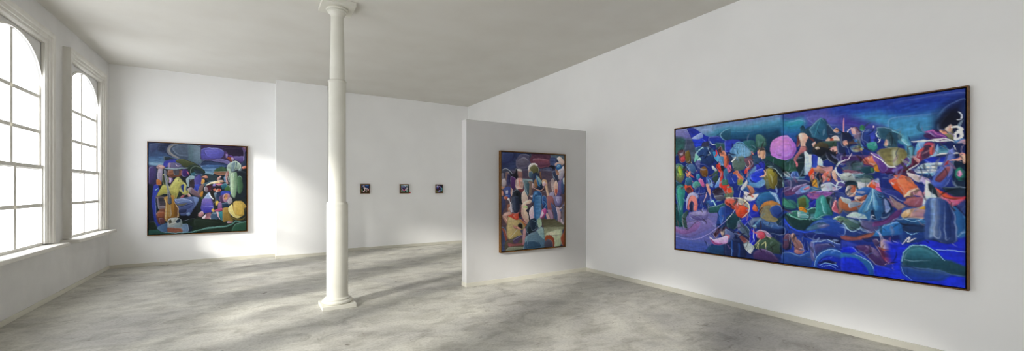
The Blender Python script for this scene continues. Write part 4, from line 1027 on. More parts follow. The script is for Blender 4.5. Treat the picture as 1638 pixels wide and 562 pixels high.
SPEC_P1 = '''
p 1d2336 18241e 90 6 -39,-63 1786,-186 1786,2060 -39,1943
p 2c3a60 4a6c98 90 30 -39,-63 791,-119 791,469 -39,494
p 3a4668 35507e 80 20 3,-10 380,-34 335,293 25,306
f 43507a 34406c 60 20 32,63 189,16 160,131 60,211
f 27304e 2e3c62 60 16 189,54 335,26 291,219 160,169
p 36598c 5f89b0 90 16 18,306 306,265 255,391 233,467 18,456
p 7fa8c4 6a92b4 90 8 32,418 247,410 247,467 132,480 32,455
f 2a3a40 2c3444 40 8 255,277 380,310 439,336 262,362
p 3c406c 2c2450 90 14 18,474 146,479 153,906 6,907
f 4a3e80 382c64 90 10 25,530 89,491 117,602 74,790 18,828
f 47566e 34445e 60 6 335,83 424,17 791,-9 981,7 981,443 783,450 729,393 560,341 484,305 395,252 335,179
f 56647c 44566e 80 16 380,119 515,35 729,22 949,49 949,286 667,278 484,248
s 7e7e88 26 14 484,10 380,47 324,122 335,207 410,270 484,305
s 9a968c 9 5 402,41 335,121 365,225 469,297
s 2c3450 10 6 284,200 321,246 380,281
p 5a7484 46606e 90 10 639,27 841,25 857,388 701,452 639,415
f 64788c 50687c 90 8 732,41 833,55 841,192 849,369 778,411 732,373
p 38284e 2c1f3c 90 8 849,11 1667,-2 1667,421 1260,374 841,310
f 2a2038 241c34 60 6 1244,52 1495,38 1598,115 1598,279 1444,265 1277,151
f 5a4c94 3c3068 90 8 1411,236 1598,228 1572,363 1444,316
f 47479c 3f3c8c 90 5 864,112 936,69 1162,77 1244,133 1235,214 1178,286 1048,306 872,319 853,231
f 5554ac 4544a0 60 8 904,120 1129,98 1194,155 1162,247 968,275
s 282440 8 5 857,93 1048,47 1227,73 1260,172 1211,285
f 4a4478 5c5890 20 6 872,333 1048,318 1211,299 1360,350 1327,412 1211,375 968,355
f b08088 6c4864 60 8 1581,9 1664,4 1660,91 1624,103
f 5c4880 463870 80 6 1564,24 1641,113 1624,278 1589,321 1598,135
f 22304e 1c2840 0 6 1624,134 1664,111 1664,442 1564,445 1546,384 1615,299
f 223054 2c4270 90 4 828,428 872,368 1016,347 1211,386 1310,412 1293,463 1113,479 904,505 849,497
f 34568c 3f6898 90 4 857,457 1048,425 1211,436 1260,464 1080,524 888,529
f 3c6494 7aa0b0 90 4 880,525 1096,509 1088,569 1048,640 968,652 904,603
s 162038 6 3 841,428 888,363 1032,346 1310,408
s 1c3050 5 3 872,486 1048,477 1277,444
s 24406c 5 3 888,555 1080,546
f 385a3c 2c4a34 90 4 1080,540 1145,478 1227,465 1285,514 1285,565 1096,579
f 7a5844 8c6048 90 4 1072,576 1285,559 1277,625 1162,642 1080,619
p 172632 121c28 90 6 732,627 888,614 1072,643 1277,635 1277,777 1048,789 825,782 732,744
f 24546c 1c4456 60 5 763,665 841,634 880,653 857,742 778,724
f 3036a0 3b40b8 60 3 245,467 262,391 350,340 439,330 484,382 380,424 262,508
f 525a38 3a4428 60 4 439,355 545,318 682,365 783,430 783,479 636,497 530,458 462,402
f 26382a 1c2a26 80 4 621,494 698,433 822,448 917,583 854,644 667,638
s 60706a 7 3 675,609 682,531 729,481 791,469 869,506
f 2c6478 1f4656 60 4 682,608 775,597 854,664 791,782 698,725
f 16202c 10161e 0 6 1548,482 1663,479 1663,831 1530,832
f d88068 a8442c 20 3 1566,460 1627,429 1654,443 1645,477 1584,493
f 3a2858 5a3a88 60 3 1257,128 1304,154 1298,247 1274,262
f a088c0 6c58a0 60 3 1274,205 1304,183 1298,261 1280,262
f 4c2478 5c3890 40 3 1304,204 1374,215 1416,256 1362,266
f 8c4428 6c3024 40 3 1298,269 1327,239 1374,258 1404,307 1380,351 1351,323
f b098b8 80688c 60 3 1374,258 1410,264 1416,314 1386,322
f 9cb0a4 6c8478 80 4 1404,336 1470,333 1542,396 1548,482 1518,519 1458,521 1404,501 1362,502 1315,503 1298,518 1304,432 1339,388
f 6c8490 5c7480 0 4 1374,401 1434,349 1428,486 1404,587 1380,559
f 405c58 2c443c 60 3 1452,370 1476,362 1470,499 1452,499
s b8ccc0 7 3 1493,361 1536,418 1536,483 1506,512
f 8ca898 a8bca4 90 4 1298,504 1357,502 1380,602 1374,716 1339,788 1315,703 1304,603
f 283038 1c242c 70 3 1404,572 1446,514 1500,512 1493,599 1464,643 1410,644
s 9c6058 9 4 1298,554 1280,661 1274,775
s 2a2024 8 3 1313,553 1327,674 1339,760
s 889890 9 4 1398,659 1446,643 1481,700
f 8ca88c 486c4c 0 5 1380,834 1392,716 1434,694 1493,715 1506,833
f a4c0a0 88a888 0 4 1392,834 1404,723 1452,712 1452,833
f 788c98 486068 60 4 1500,520 1548,526 1554,627 1530,743 1506,714
f b08480 8c6058 80 3 1506,628 1542,555 1548,627 1530,801 1512,808
f 1c2830 161e28 0 5 1369,585 1657,578 1657,1102 1369,1100
f 9cb89c 587c5c 0 5 1354,671 1371,585 1464,582 1482,755 1473,971 1434,1129 1375,1086 1354,928
f b4ccac 90b08c 0 4 1366,628 1416,612 1414,971 1380,1043
f 4c7854 284430 0 4 1488,683 1554,667 1584,899 1542,1029 1488,993
f 44703c 305428 60 3 1251,957 1298,850 1351,885 1351,957 1286,978
f 1c2c3c 24343c 60 5 732,517 864,568 953,643 1112,640 1135,731 1021,803 842,666 753,599
f 54489c 3c3880 0 5 753,647 853,631 864,791 797,971 764,998 742,902
f 3048b8 2c3ca0 90 4 732,888 792,860 797,985 764,1040 732,985
f 2a3a54 38506c 60 4 753,633 853,617 875,658 775,695
f 6c4c44 3c2c34 20 3 842,687 897,648 965,671 970,720 909,734
f c88c78 a86c58 20 3 875,672 931,650 967,685 931,706
f d8a048 b07828 80 4 869,735 914,748 909,811 853,839
f 7c6460 584848 60 4 808,916 864,846 897,846 875,971 808,1068 797,1012
f 3c5868 2c4858 20 4 897,825 1010,775 1112,760 1067,795 953,852 920,880
f e8e0c8 d0b878 20 3 937,845 1015,796 1124,767 1176,794 1112,809 1010,828 942,859
f e0c898 c8a868 20 3 1101,781 1147,766 1181,798 1147,809
f c8a080 a87c64 30 3 1124,745 1205,744 1245,772 1205,794 1153,773
f d8a8a0 a07470 60 3 1118,731 1164,667 1193,667 1158,738
f 5c7ca0 3c6488 60 3 1239,687 1280,644 1286,772 1251,786
f 8c5850 c09090 80 3 1269,630 1310,543 1327,586 1298,700 1321,814 1286,807
f d08090 b86070 20 3 1107,823 1181,815 1222,829 1193,858 1135,858
f 28687c 1c5064 60 4 1205,843 1286,814 1298,886 1228,943 1187,929
f 8c74c0 5c48a0 80 3 1055,838 1095,823 1095,915 1061,929
f 3c1420 5c1c2c 60 4 937,873 1010,845 1055,915 1021,999 970,971
f 281c2c 18141c 60 4 1032,887 1181,865 1205,957 1112,1041 1021,971
f b85848 d07860 30 3 1055,943 1089,922 1107,964 1078,985
f e0b8a8 b88070 20 3 1095,971 1147,929 1170,971 1118,1006
f c05040 98382c 60 3 1135,957 1181,929 1193,971 1158,992
f 94848c 6c5c68 60 3 909,901 942,887 970,971 942,992 909,971
f c88830 98601c 80 4 825,1040 864,971 886,999 875,1096 836,1103
f 4c6c38 2c4828 60 3 853,1110 886,1103 886,1138 858,1144
f 2c3434 1c2424 60 4 886,1110 931,1027 987,999 953,1069 909,1138
f 2c44b0 2034a0 70 4 1158,1070 1216,978 1345,985 1351,1071 1274,1042 1216,1099
f 1c1a18 302c24 60 4 998,985 1067,985 1101,1182 1055,1252 1010,1125
f 7088a0 506878 70 3 1067,1027 1112,1013 1124,1112 1089,1126
f 1c2c50 2c3c60 60 4 1124,1013 1181,999 1181,1169 1101,1168
f 583c68 382848 60 4 1158,1112 1228,1056 1263,1099 1251,1213 1181,1240
f b888a0 8c5c7c 60 4 1222,1127 1263,1035 1327,1028 1351,1100 1310,1199 1245,1205
f a86c3c c89058 60 3 1245,1127 1269,1056 1310,1057 1304,1128 1263,1163
s e0b8c0 5 2 1228,1113 1257,1042 1310,1025
f a8a0a8 7c7480 60 4 1316,1149 1369,1114 1392,1215 1345,1271 1304,1213
f 1c3454 102030 60 4 1181,1299 1205,1240 1298,1228 1345,1303 1321,1356 1216,1354
f 98acd0 7088b0 80 5 875,1179 942,1055 993,1006 1021,1139 1010,1195 909,1194
f 806890 6458a8 90 5 897,1180 987,1156 1015,1209 1023,1349 853,1345 869,1262
s e8e8f0 12 4 989,1034 1015,1097 1038,1139 1055,1154
s 28241c 10 4 1027,1146 1050,1238 1067,1294
f e0c050 c09838 70 3 1095,1210 1124,1183 1158,1225 1135,1274 1101,1281
f 8c6498 6c4880 60 4 1141,1239 1193,1212 1205,1354 1135,1352
f 6c5ca8 3030a0 90 5 872,1151 1024,1152 1067,1301 1050,1406 931,1444 856,1400
f 5048b0 2828a0 90 4 864,1296 1058,1311 1016,1430 881,1422
f c49498 805058 60 4 814,1441 872,1401 897,1464 856,1525 806,1503
f d8c4cc a8909c 40 4 864,1546 948,1455 1033,1468 999,1572 914,1594
f 804c5c a87880 60 4 948,1455 1016,1436 1024,1510 982,1593 914,1580
s e8e0e8 8 3 1041,1447 1024,1531 990,1597
f 3c5878 2c4460 40 5 1041,1437 1170,1430 1179,1536 1093,1597 1016,1573
s 90b4c8 6 3 1033,1451 1110,1454 1214,1410
f d8b0b8 b07c88 70 3 1115,1439 1144,1429 1188,1569 1162,1578
f 2c8898 1f6878 70 4 1153,1440 1214,1421 1240,1581 1222,1627 1170,1557
f b84c78 8c3460 60 3 1067,1385 1205,1346 1214,1393 1118,1418
f e0b848 c89038 80 3 1029,1384 1058,1343 1075,1406 1050,1422
f d8a8b8 a87888 40 3 1292,1637 1399,1641 1372,1704 1319,1681
f a08038 7c6024 90 4 1222,1357 1328,1349 1363,1543 1408,1609 1390,1641 1292,1615 1249,1656 1222,1623
f b89440 9c7c30 60 4 1417,1211 1561,1198 1652,1334 1597,1377 1597,1507 1488,1569 1417,1545 1363,1457 1390,1329
f c4a850 b09038 60 4 1417,1221 1543,1213 1597,1311 1588,1485 1488,1536 1434,1459
f d8cc80 b8a858 70 4 1319,1349 1381,1275 1408,1394 1452,1503 1543,1538 1488,1573 1399,1523 1345,1456
f 706428 54481c 60 4 1319,1413 1345,1499 1417,1555 1561,1582 1634,1530 1615,1595 1488,1612 1381,1576
f 3c3828 28281c 40 4 1597,1377 1661,1345 1661,1575 1597,1595 1643,1487
s e8d860 5 2 1390,1296 1372,1275
p 16241c 1a2c22 90 8 -6,1633 299,1646 783,1605 783,1875 780,1999 -6,1948
p 152018 1a3024 90 8 699,1520 831,1545 1188,1601 1292,1669 1670,1652 1670,1969 699,1912
f 1c2c22 142018 60 8 748,1563 1067,1617 1205,1686 982,1739 748,1708
f 24503c 1c3c30 60 6 1452,1686 1670,1663 1670,1860 1381,1855
s 4c7c74 16 7 569,1822 732,1814 982,1760 1240,1741 1381,1694 1452,1632 1561,1658 1670,1645
s 6ca09c 6 4 732,1810 999,1744 1292,1733
p 2c5c54 1f4840 90 8 9,1752 153,1750 237,1814 520,1839 783,1813 783,1875 9,1861
f 2c3cb4 2034a0 90 4 92,884 153,844 176,963 130,1082 130,1281 145,1500 206,1622 153,1720 100,1578 72,1339 66,1102
s 8cc8d0 8 3 122,963 160,923
f 141c2c 182030 90 6 9,884 84,884 62,1240 100,1598 17,1634
f 18241c 203428 60 6 24,1595 115,1599 153,1740 39,1734
f 141820 0e1218 60 5 472,1491 780,1274 783,1523 681,1560 520,1595
f 5c3828 7c4c38 40 4 301,591 331,543 503,546 546,585 540,648 490,689 416,698 355,707 307,653
f 8c5440 a06848 40 4 319,567 398,549 398,635 319,645
f 3c3c44 4c4c58 0 5 398,541 490,539 478,650 416,651
f b06c60 8c4c48 0 3 515,554 546,569 540,632 521,649
f c87c84 a05468 80 3 534,569 559,600 546,632
f 4c2c80 301c5c 60 4 553,537 628,543 653,646 578,687 534,648
s d87088 9 3 628,575 647,638
f 9c78b0 64508c 0 4 325,715 380,714 398,761 367,824 331,809
f d0b0d8 b490c0 0 3 337,723 367,722 361,809 341,801
f 2c1844 3c2050 60 4 374,793 459,705 441,761 337,887
f 6f6494 545c80 0 4 321,418 380,403 503,419 540,505 325,527
f a088b8 847098 0 4 325,421 361,413 361,514 329,519
s c8b0d0 7 3 435,430 466,468 515,459
s 7c98a8 17 4 253,526 331,530 453,524 621,506
s a8b8c0 6 3 271,521 429,521 615,503
f c8a09c a87c78 60 4 139,502 175,454 235,460 265,506 235,545 169,540
f e0bcb4 c89c94 50 3 157,486 211,461 247,498 211,523
f b0a4bc 84789c 60 4 151,679 169,547 229,538 229,639 217,795 163,757
f c87c34 b05828 70 4 139,757 175,749 211,795 211,857 163,865 139,842
f b8b464 6c7440 60 4 235,654 271,646 319,715 331,793 295,856 247,857 229,763
f 46503c 303828 0 3 241,670 265,685 277,810 259,841 237,779
f c0bc5c a09c44 70 4 139,1089 223,872 295,864 331,872 337,1028 247,1036
f c8c468 b4ac50 60 4 337,903 423,745 484,689 553,791 515,902 490,1013 441,1139 416,1076 380,1013 337,997
f dcd878 c0bc5c 50 5 367,887 441,753 484,728 528,807 453,871 380,919
f a8a44c 8c8840 80 4 337,981 404,997 453,1029 429,1155 404,1154
f bcb858 98944c 60 4 540,791 590,822 628,918 659,1022 590,1061 540,1029 497,950 515,918
f d0cc6c b4b058 60 4 559,807 596,838 603,1013 553,1029 503,942 565,997
f 24388c 1c2c70 70 3 521,871 565,839 565,982 553,989
f 28302c 18281c 60 4 466,1108 490,997 540,1045 528,1108
s 7c7c3c 6 3 490,705 478,776 515,760
f 2c4488 203060 60 3 615,878 628,886 621,966 609,950
f b8ccd0 7c98a4 0 4 603,735 647,718 653,878 628,878
f 7c98a4 94b0b8 40 4 628,710 666,662 736,668 742,709 666,742
f 302830 3c3038 0 5 653,766 742,725 755,869 716,934 666,902
f 504898 3c3c90 0 5 742,709 835,626 835,852 755,853
f 3448c0 2c3ca8 60 4 742,853 819,853 793,998 768,966
f 806878 5c4450 50 5 647,918 691,910 806,1014 835,1111 755,1078 678,1030
f b0a0a8 8c7c88 60 3 640,918 691,918 678,982 647,966
s d8b0a8 22 4 642,1033 682,1115 732,1210
s a06c6c 9 3 627,1045 662,1121 712,1203
f 8c4c44 a86458 60 4 712,1216 747,1217 732,1279 672,1360 652,1353 682,1278
f b0606c 904858 40 4 509,1113 553,1058 597,1070 563,1104 524,1132
f 5c70a8 3c4c84 60 4 422,1150 475,1132 622,1108 712,1084 802,1116 820,1167 752,1305 662,1482 602,1477 524,1477 485,1374 451,1299 427,1224
f 7c90c4 6078b0 40 5 427,1150 524,1138 672,1165 702,1216 602,1208 475,1212 431,1187
f 706c5c 58584c 20 5 446,1243 524,1238 622,1233 563,1276 475,1281
f 4c5c94 34447c 50 5 465,1299 602,1289 712,1254 672,1329 573,1364 494,1362
f 2c3464 20284c 60 5 485,1368 602,1352 602,1427 504,1437
f 6c84bc 50689c 60 5 712,1096 812,1135 772,1255 692,1367 732,1254
f 84a0cc 6080a8 60 4 612,1440 652,1416 672,1454 632,1481
s a0b4dc 9 4 431,1150 533,1132 652,1165 702,1203
s 2c3868 9 4 475,1312 602,1277 712,1229
f 98786c 6c6874 60 4 138,1082 253,1093 322,1094 315,1114 145,1122
f 282830 4c4450 80 5 153,1122 268,1124 284,1274 176,1302
f 948c98 605868 0 4 145,1122 168,1133 191,1302 163,1322
f 8c8088 6c5c64 90 4 176,1292 276,1274 276,1344 183,1342
f 7c4430 542c24 70 5 138,1421 191,1352 284,1335 276,1545 253,1624 176,1641 138,1520
f a85c34 84442c 70 4 138,1431 183,1392 268,1404 237,1504 160,1501
f 6c3c44 4c2830 60 4 176,1531 253,1534 260,1615 199,1642
f c08830 8c5c1c 60 4 256,1113 361,1064 416,1085 416,1206 472,1329 480,1512 409,1540 346,1548 299,1606 260,1524 276,1364 276,1204
f b08c48 98783c 0 4 322,1275 361,1256 369,1427 354,1508 322,1466
f 84581c 68401c 0 4 401,1105 424,1226 475,1370 464,1511 409,1510 416,1307
f c89c48 a87830 0 3 265,1124 302,1114 302,1245 322,1406 302,1546 276,1525 287,1304
s e0bc70 5 2 268,1124 291,1244 268,1444 291,1596
s d0a868 5 2 409,1095 416,1206 475,1329 485,1512
f 2c3444 202838 60 4 315,1184 354,1145 374,1216 346,1255 318,1235
f 7c8090 3c4454 0 4 253,561 289,591 319,872 367,1123 374,1220 319,1219 307,966 271,732
s a0a4ac 5 3 283,638 319,887 349,1122
f 4c74a4 3c5c88 0 5 145,1729 206,1662 315,1627 315,1808 237,1804
f 24304c 101c2c 0 5 632,1671 706,1726 698,1798 632,1825
f 7c98bc 5c7ca4 0 5 520,1676 632,1661 641,1822 520,1823
f 8c5040 a06048 60 4 318,1718 520,1738 536,1824 322,1819
f a8b4b4 7c9098 60 4 315,1707 307,1637 338,1537 456,1527 528,1565 544,1698 488,1736 393,1721
f c8ccc4 a0a8a4 60 4 338,1547 440,1541 424,1652 361,1689 322,1647
f 4c5044 685c44 60 3 330,1587 361,1558 377,1620 338,1638
f 1c2c40 304458 60 3 432,1591 504,1554 512,1605 464,1633
s d8dcd8 5 3 346,1648 424,1621 464,1532
s 7cb0c0 7 4 206,1798 409,1829 681,1828 747,1811
'''
SPEC_P2 = '''
p 2c3256 3c4058 90 8 -13,-12 1375,-20 1375,1667 -13,1661
p 252c4c 34406c 60 24 21,11 451,-3 312,202 254,336 21,309
f 3c4878 2c3460 60 24 34,34 254,24 234,156 44,212
f 4c4a68 5c5874 80 8 303,137 372,59 491,37 583,75 603,192 512,262 372,303 303,252
f 6c6478 545068 80 12 332,152 451,97 552,144 491,230 352,251
f 2c3448 4c5c70 0 5 577,8 618,6 624,107 597,133 573,92
p 503048 743c4c 90 10 624,14 732,17 732,188 614,192 573,143
p 482c44 7c4050 90 10 600,7 1023,-5 1067,36 1023,265 787,263 620,175
f 8c4858 5c3450 90 10 661,105 958,111 1001,196 787,237 661,173
f 4c5c6c 5c7080 60 6 1023,21 1245,2 1336,6 1336,167 1223,153 1133,104 1045,90
f 34406c 48588c 0 4 1006,83 1122,78 1133,209 1012,216
f 14141c 201c24 20 3 969,249 1012,216 1100,219 1093,259 1012,274
f 2c3454 48547c 0 5 819,322 850,261 958,241 1045,264 1012,404 969,466 893,476 829,425
f 606c94 50608c 0 5 925,285 1012,274 990,431 936,449
f 4c4258 5c4448 90 30 25,374 1216,348 1306,1235 655,1275 332,1028 25,1245
f 40485c 34344c 60 5 21,325 119,290 215,345 254,401 205,419 25,422
s a8b0c0 7 3 34,317 100,288 177,321 225,369
f 24242c 181820 60 4 186,354 234,402 273,352 293,285 322,301 332,417 293,458 234,443
f 807c94 5c5c74 60 4 21,374 62,373 62,454 25,454
f 6c5458 a07c6c 60 4 100,356 157,346 177,436 138,501 100,453
f 2c2c54 40406c 60 4 138,387 177,403 186,533 138,566 115,502
f d0c8cc 988890 60 4 25,470 81,445 110,534 81,583 29,567
f 5c3470 44285c 80 4 205,419 293,450 293,582 234,632 196,533
f d8a084 b07860 60 3 21,575 62,591 110,599 100,615 25,624
f 4858a0 2c3878 60 4 62,615 157,583 215,615 196,730 119,762 72,696
f d8dce8 98a0d0 70 3 96,648 138,640 138,697 104,697
f b88c7c d0a898 60 3 205,599 234,632 215,730 196,697
f 3c60b8 2c4898 70 4 96,729 177,721 177,770 100,778
f c87c68 e0b0a0 60 3 21,648 53,664 44,793 21,793
f a87c74 805450 60 4 332,317 411,315 421,432 352,441
f e0dcd8 c0b8b4 20 3 322,298 401,291 415,324 342,320
f c89488 e0c0b4 60 5 297,475 352,441 431,448 441,565 401,648 332,640 289,566
f e8d0c8 c8a498 60 4 303,483 352,449 352,549 312,582
s e07868 10 4 352,449 368,515 375,582
f b08070 d0a498 60 3 381,507 435,498 431,581 391,598
f 682c34 803c40 40 3 342,623 431,623 451,648 391,665
f 2c3440 1c242c 0 5 225,799 234,681 303,631 362,648 401,731 421,864 215,861
f 0c1014 14181c 0 4 303,697 332,681 342,780 303,796
f e8d8c8 c8a898 60 5 415,698 471,631 491,698 532,766 512,866 421,848
f 7c98a0 8ca8b0 10 3 451,448 624,465 624,504 451,489
f 6c8890 547078 0 4 447,485 542,497 542,724 491,681 471,598
f 8c7468 745c54 0 4 542,497 630,504 618,648 583,724 542,724
f 486878 385464 0 4 502,531 556,530 552,698 512,665
f d8c8c8 b09898 60 3 583,732 696,716 692,759 603,758
f e8e4e0 c0b4ac 40 4 549,236 600,192 682,181 734,222 661,233 600,277 559,345 538,295
f c0a898 907868 60 4 549,312 589,260 610,378 579,429 549,396
f 747048 4c4c2c 60 5 579,260 661,216 745,256 755,341 703,384 630,360 600,311
f 547088 38546c 60 4 559,345 620,327 641,411 600,437 563,412
f 2c3c5c 1c2840 70 5 630,377 713,342 808,408 850,528 808,631 682,614 641,513
f a0744c 845434 60 4 661,495 713,427 745,529 713,597 666,580
f a0b8b8 608c98 60 4 713,393 797,443 829,511 787,545 734,512
f 2c78b8 1f5c98 60 4 703,393 755,494 787,580 734,546
f 8c6048 5c4038 80 3 776,340 808,340 819,459 787,443
f 5c4448 443038 30 4 641,597 787,640 872,614 882,665 766,682 651,648
s c89888 8 3 630,580 703,628 808,645 868,596
f d8c0c0 a88888 60 3 620,530 645,538 641,597 620,597
f 2c68b0 183c70 0 5 651,682 745,648 819,700 825,871 641,868
f 5c94c8 3c74b0 0 4 672,699 734,682 734,870 661,869
f d0a078 e8c8a8 60 4 829,476 872,450 925,475 936,562 958,666 990,770 947,769 915,648 882,562 840,562
f f0e4e4 b87890 60 3 840,511 882,493 910,545 872,571 842,554
f 7c6468 5c4c54 60 5 958,527 1023,474 1067,561 1045,701 1001,770 969,666
f a89090 c8b4b4 60 4 1023,474 1067,438 1111,525 1067,666 1034,613
f 7c94a8 506c8c 60 4 1067,334 1133,350 1144,437 1078,438
f b0d4e0 84b0c8 60 2 1071,368 1111,359 1129,402 1089,429
f 3c4464 2c3450 60 4 1045,334 1111,297 1156,349 1178,472 1133,473
f c8a898 98787c 60 4 1111,175 1245,135 1291,169 1223,224 1133,227
f e8d4c8 c0a49c 40 4 1156,85 1223,47 1313,132 1279,187 1223,153
f 2c70b4 1c4c88 60 4 1138,227 1178,181 1245,197 1257,258 1212,304 1156,288
f 70a8d0 4c88b8 60 3 1156,217 1200,193 1223,224 1178,243
f d8d0d4 a89aa0 60 4 1178,305 1257,258 1302,204 1313,328 1245,418 1189,437
f 90604c b08068 60 4 1122,262 1178,313 1200,366 1144,367
f b8b0bc 8c84a0 60 4 1245,294 1302,275 1291,400 1223,471 1212,401
f e8c8b8 c88c7c 60 4 1093,526 1144,472 1178,578 1167,701 1122,736 1093,631
f d86c50 b8483c 60 2 1116,622 1156,631 1151,701 1120,683
f 7468a0 504884 70 5 1178,490 1245,471 1257,666 1200,772 1144,771 1178,648
f 44588c 30406c 60 5 1257,471 1318,417 1318,666 1279,702 1245,613
f e8ece4 b8ccc8 60 4 1291,435 1325,426 1325,524 1295,524
f a8a0c0 847ca8 60 5 990,700 1078,666 1100,771 1045,875 990,874
f 4c5080 343860 60 5 13,745 73,746 93,883 23,1035 13,915
f c8684c a84430 70 3 73,746 133,746 143,781 83,780
f 8c5040 b07460 70 4 123,969 133,884 183,867 204,971 173,988
f e8e0e0 b8b0c0 80 3 133,781 173,781 193,971 224,989 204,850
f d8b8a8 b08878 60 3 153,935 183,928 183,971 157,970
f 343c50 20283c 0 5 224,747 348,748 368,940 316,1018 255,1007 224,885
f 48546c 34405c 0 4 234,782 275,765 306,922 275,990
f e0c4ac b88c80 60 5 410,889 484,873 527,944 548,1069 538,1210 463,1172 410,1064
f f0dccc d0b098 60 4 452,890 581,856 613,821 570,803 463,837 421,889
f b8d478 90b060 60 3 452,916 516,909 523,962 474,996
s 8c3c4c 7 3 410,906 396,1011 442,1136 506,1191
f e8d0b8 c8a890 60 4 452,942 527,962 538,1104 495,1102
f 1c1c2c 28283c 60 3 506,979 613,910 657,822 635,929 570,1016
f ecd8dc c0a0b8 60 4 570,981 635,911 678,1109 591,1141 559,1051
s 181820 8 3 548,998 559,1140
f 2c64a4 183864 0 5 667,751 731,751 731,1147 667,1108
f dc4c34 b83428 40 4 133,1021 275,1025 358,1010 358,1097 316,1157 255,1128 153,1073
f e0603c c84030 20 3 255,1050 354,1027 341,1097 275,1095
f c8a098 986c60 60 5 43,1052 93,1003 173,996 214,1023 133,1064 113,1140 63,1104
f e0b8a8 c08c7c 60 4 73,1036 173,1005 204,1019 113,1055
f c08c7c 885448 60 5 53,1087 113,1072 193,1178 358,1255 348,1289 234,1249 113,1174
s e8c0b0 7 3 83,1079 153,1168 255,1224
f b49c60 9c8850 60 5 153,1073 255,1128 337,1132 368,1124 484,1234 463,1277 379,1308 421,1407 316,1392 244,1457 173,1461 123,1381 113,1243 133,1141
f c4b07c b09860 60 6 173,1091 316,1157 358,1255 275,1338 173,1418 143,1279
f 1c1c18 282018 60 3 337,1219 379,1189 425,1214 421,1275 368,1281 341,1254
f c07848 a05c34 60 3 358,1089 506,1226 474,1234 368,1124
f 28181c 3c2028 60 3 348,1027 400,1011 379,1116 358,1097
f c88c7c a0645c 40 4 234,1214 337,1254 389,1274 368,1294 275,1268
f d89c84 b07060 40 3 327,1253 389,1274 379,1294 333,1281
f 28304c 3c4870 0 5 13,1255 93,1276 123,1501 103,1636 13,1629
f 8c4838 703428 80 4 29,1256 93,1293 133,1433 113,1517 63,1326
f 50483c 3c382c 90 5 113,1466 463,1418 474,1666 103,1636
f 6c7060 50543f 80 5 173,1573 463,1594 463,1665 113,1637
f 3c3050 503c5c 60 4 244,1466 379,1396 442,1408 316,1514 265,1510
f 884c4c 6c3438 30 4 143,1502 255,1518 442,1523 452,1558 255,1553 163,1564
f c4989c 986068 80 4 442,1294 484,1278 484,1455 452,1541 431,1539 438,1417
f 3c5460 283c48 60 5 527,1210 591,1141 700,1128 811,1168 811,1294 657,1269 548,1352 506,1332
f 20303c 182830 60 4 527,1280 613,1231 700,1217 657,1323 548,1370
f 6c8c9c 40607c 60 6 484,1437 591,1373 744,1327 878,1280 924,1336 924,1665 463,1647 474,1525
f 90b0b4 7098a4 60 5 744,1309 878,1280 901,1372 811,1421
f 2c4864 1c3450 60 5 474,1525 570,1496 613,1641 474,1639
s 20384c 6 3 591,1355 548,1459 591,1533
f 24344c 18283c 60 5 581,1159 668,1117 734,1183 712,1290 625,1321 581,1248
s 5c7c8c 6 3 625,1152 712,1182 690,1271
f 5c7c90 40607c 60 6 538,1405 668,1359 778,1275 868,1297 891,1389 879,1607 538,1618
f 94b0b0 6c98a0 60 5 734,1327 845,1282 886,1371 868,1479 778,1401
f 2c4c68 203c58 60 6 538,1494 712,1505 801,1601 538,1618
f 2c68a8 5c94c8 0 5 690,751 812,752 801,1095 712,1146 690,966
f 88a890 a8c0a0 90 4 723,1146 801,1113 823,1241 756,1274
f 2c5ca8 1c3c78 60 4 834,752 902,752 947,936 936,1136 868,1079 845,915
s 182048 7 3 845,788 902,862 845,952 902,1007 857,1079
s 60a0d0 6 3 868,825 913,880 868,970
f d860a8 a02c78 60 4 790,1095 823,987 891,953 918,1008 868,1097 812,1123
f f0d8e8 d8a8cc 60 3 796,1095 834,1006 868,1043 823,1105
f b06c70 844850 80 5 936,753 1062,754 1062,920 1016,1029 947,972
f a884a0 806080 80 5 936,990 1016,983 1074,1086 1062,1233 1016,1249 1016,1121
f d8b0ac b08888 80 4 913,1044 970,1055 1005,1139 959,1229 1005,1267 913,1272 947,1191
s ecd0cc 7 3 925,1273 993,1258
f 4c5888 30406c 70 5 1016,864 1097,920 1167,996 1144,1218 1097,1179 1074,1031
f 8884b4 5c5890 60 5 1086,754 1238,755 1262,830 1215,923 1121,902
f b0a8d0 8478ac 60 4 1132,773 1203,764 1215,848 1167,866
f c8a8b0 98788c 80 5 1132,940 1215,960 1238,1091 1215,1240 1167,1238 1179,1108
f 484c80 5c6498 60 5 1215,979 1322,869 1322,963 1238,1017
s e8ccc0 12 4 1334,831 1310,925 1227,960
f e8d0d4 c0a4b0 40 4 1097,1198 1215,1221 1238,1269 1121,1254
f c8b8c4 a090a0 60 4 1238,1166 1298,1150 1298,1281 1243,1269
f 5c5868 747080 80 5 1262,961 1334,925 1322,1207 1262,1167
p 504c38 6c6c50 90 10 812,1141 1097,1142 1322,1263 1310,1338 868,1297
p 84886c a8ac88 90 8 868,1279 1310,1291 1262,1391 1215,1538 891,1517
f c4c8a8 98a884 60 8 913,1391 1238,1334 1262,1504 1215,1631 1097,1632 1074,1492
f dcd4b8 b8c0a0 40 6 982,1376 1215,1370 1191,1425 1005,1432
f a04828 803420 60 5 886,1480 925,1424 1016,1433 1086,1493 1092,1622 1062,1629 1039,1526 959,1485 902,1517
f 4c4858 343444 60 5 891,1535 947,1493 1028,1526 1055,1629 891,1644
f a85034 843824 60 5 1339,1245 1310,1375 1243,1484 1262,1597 1339,1631
'''
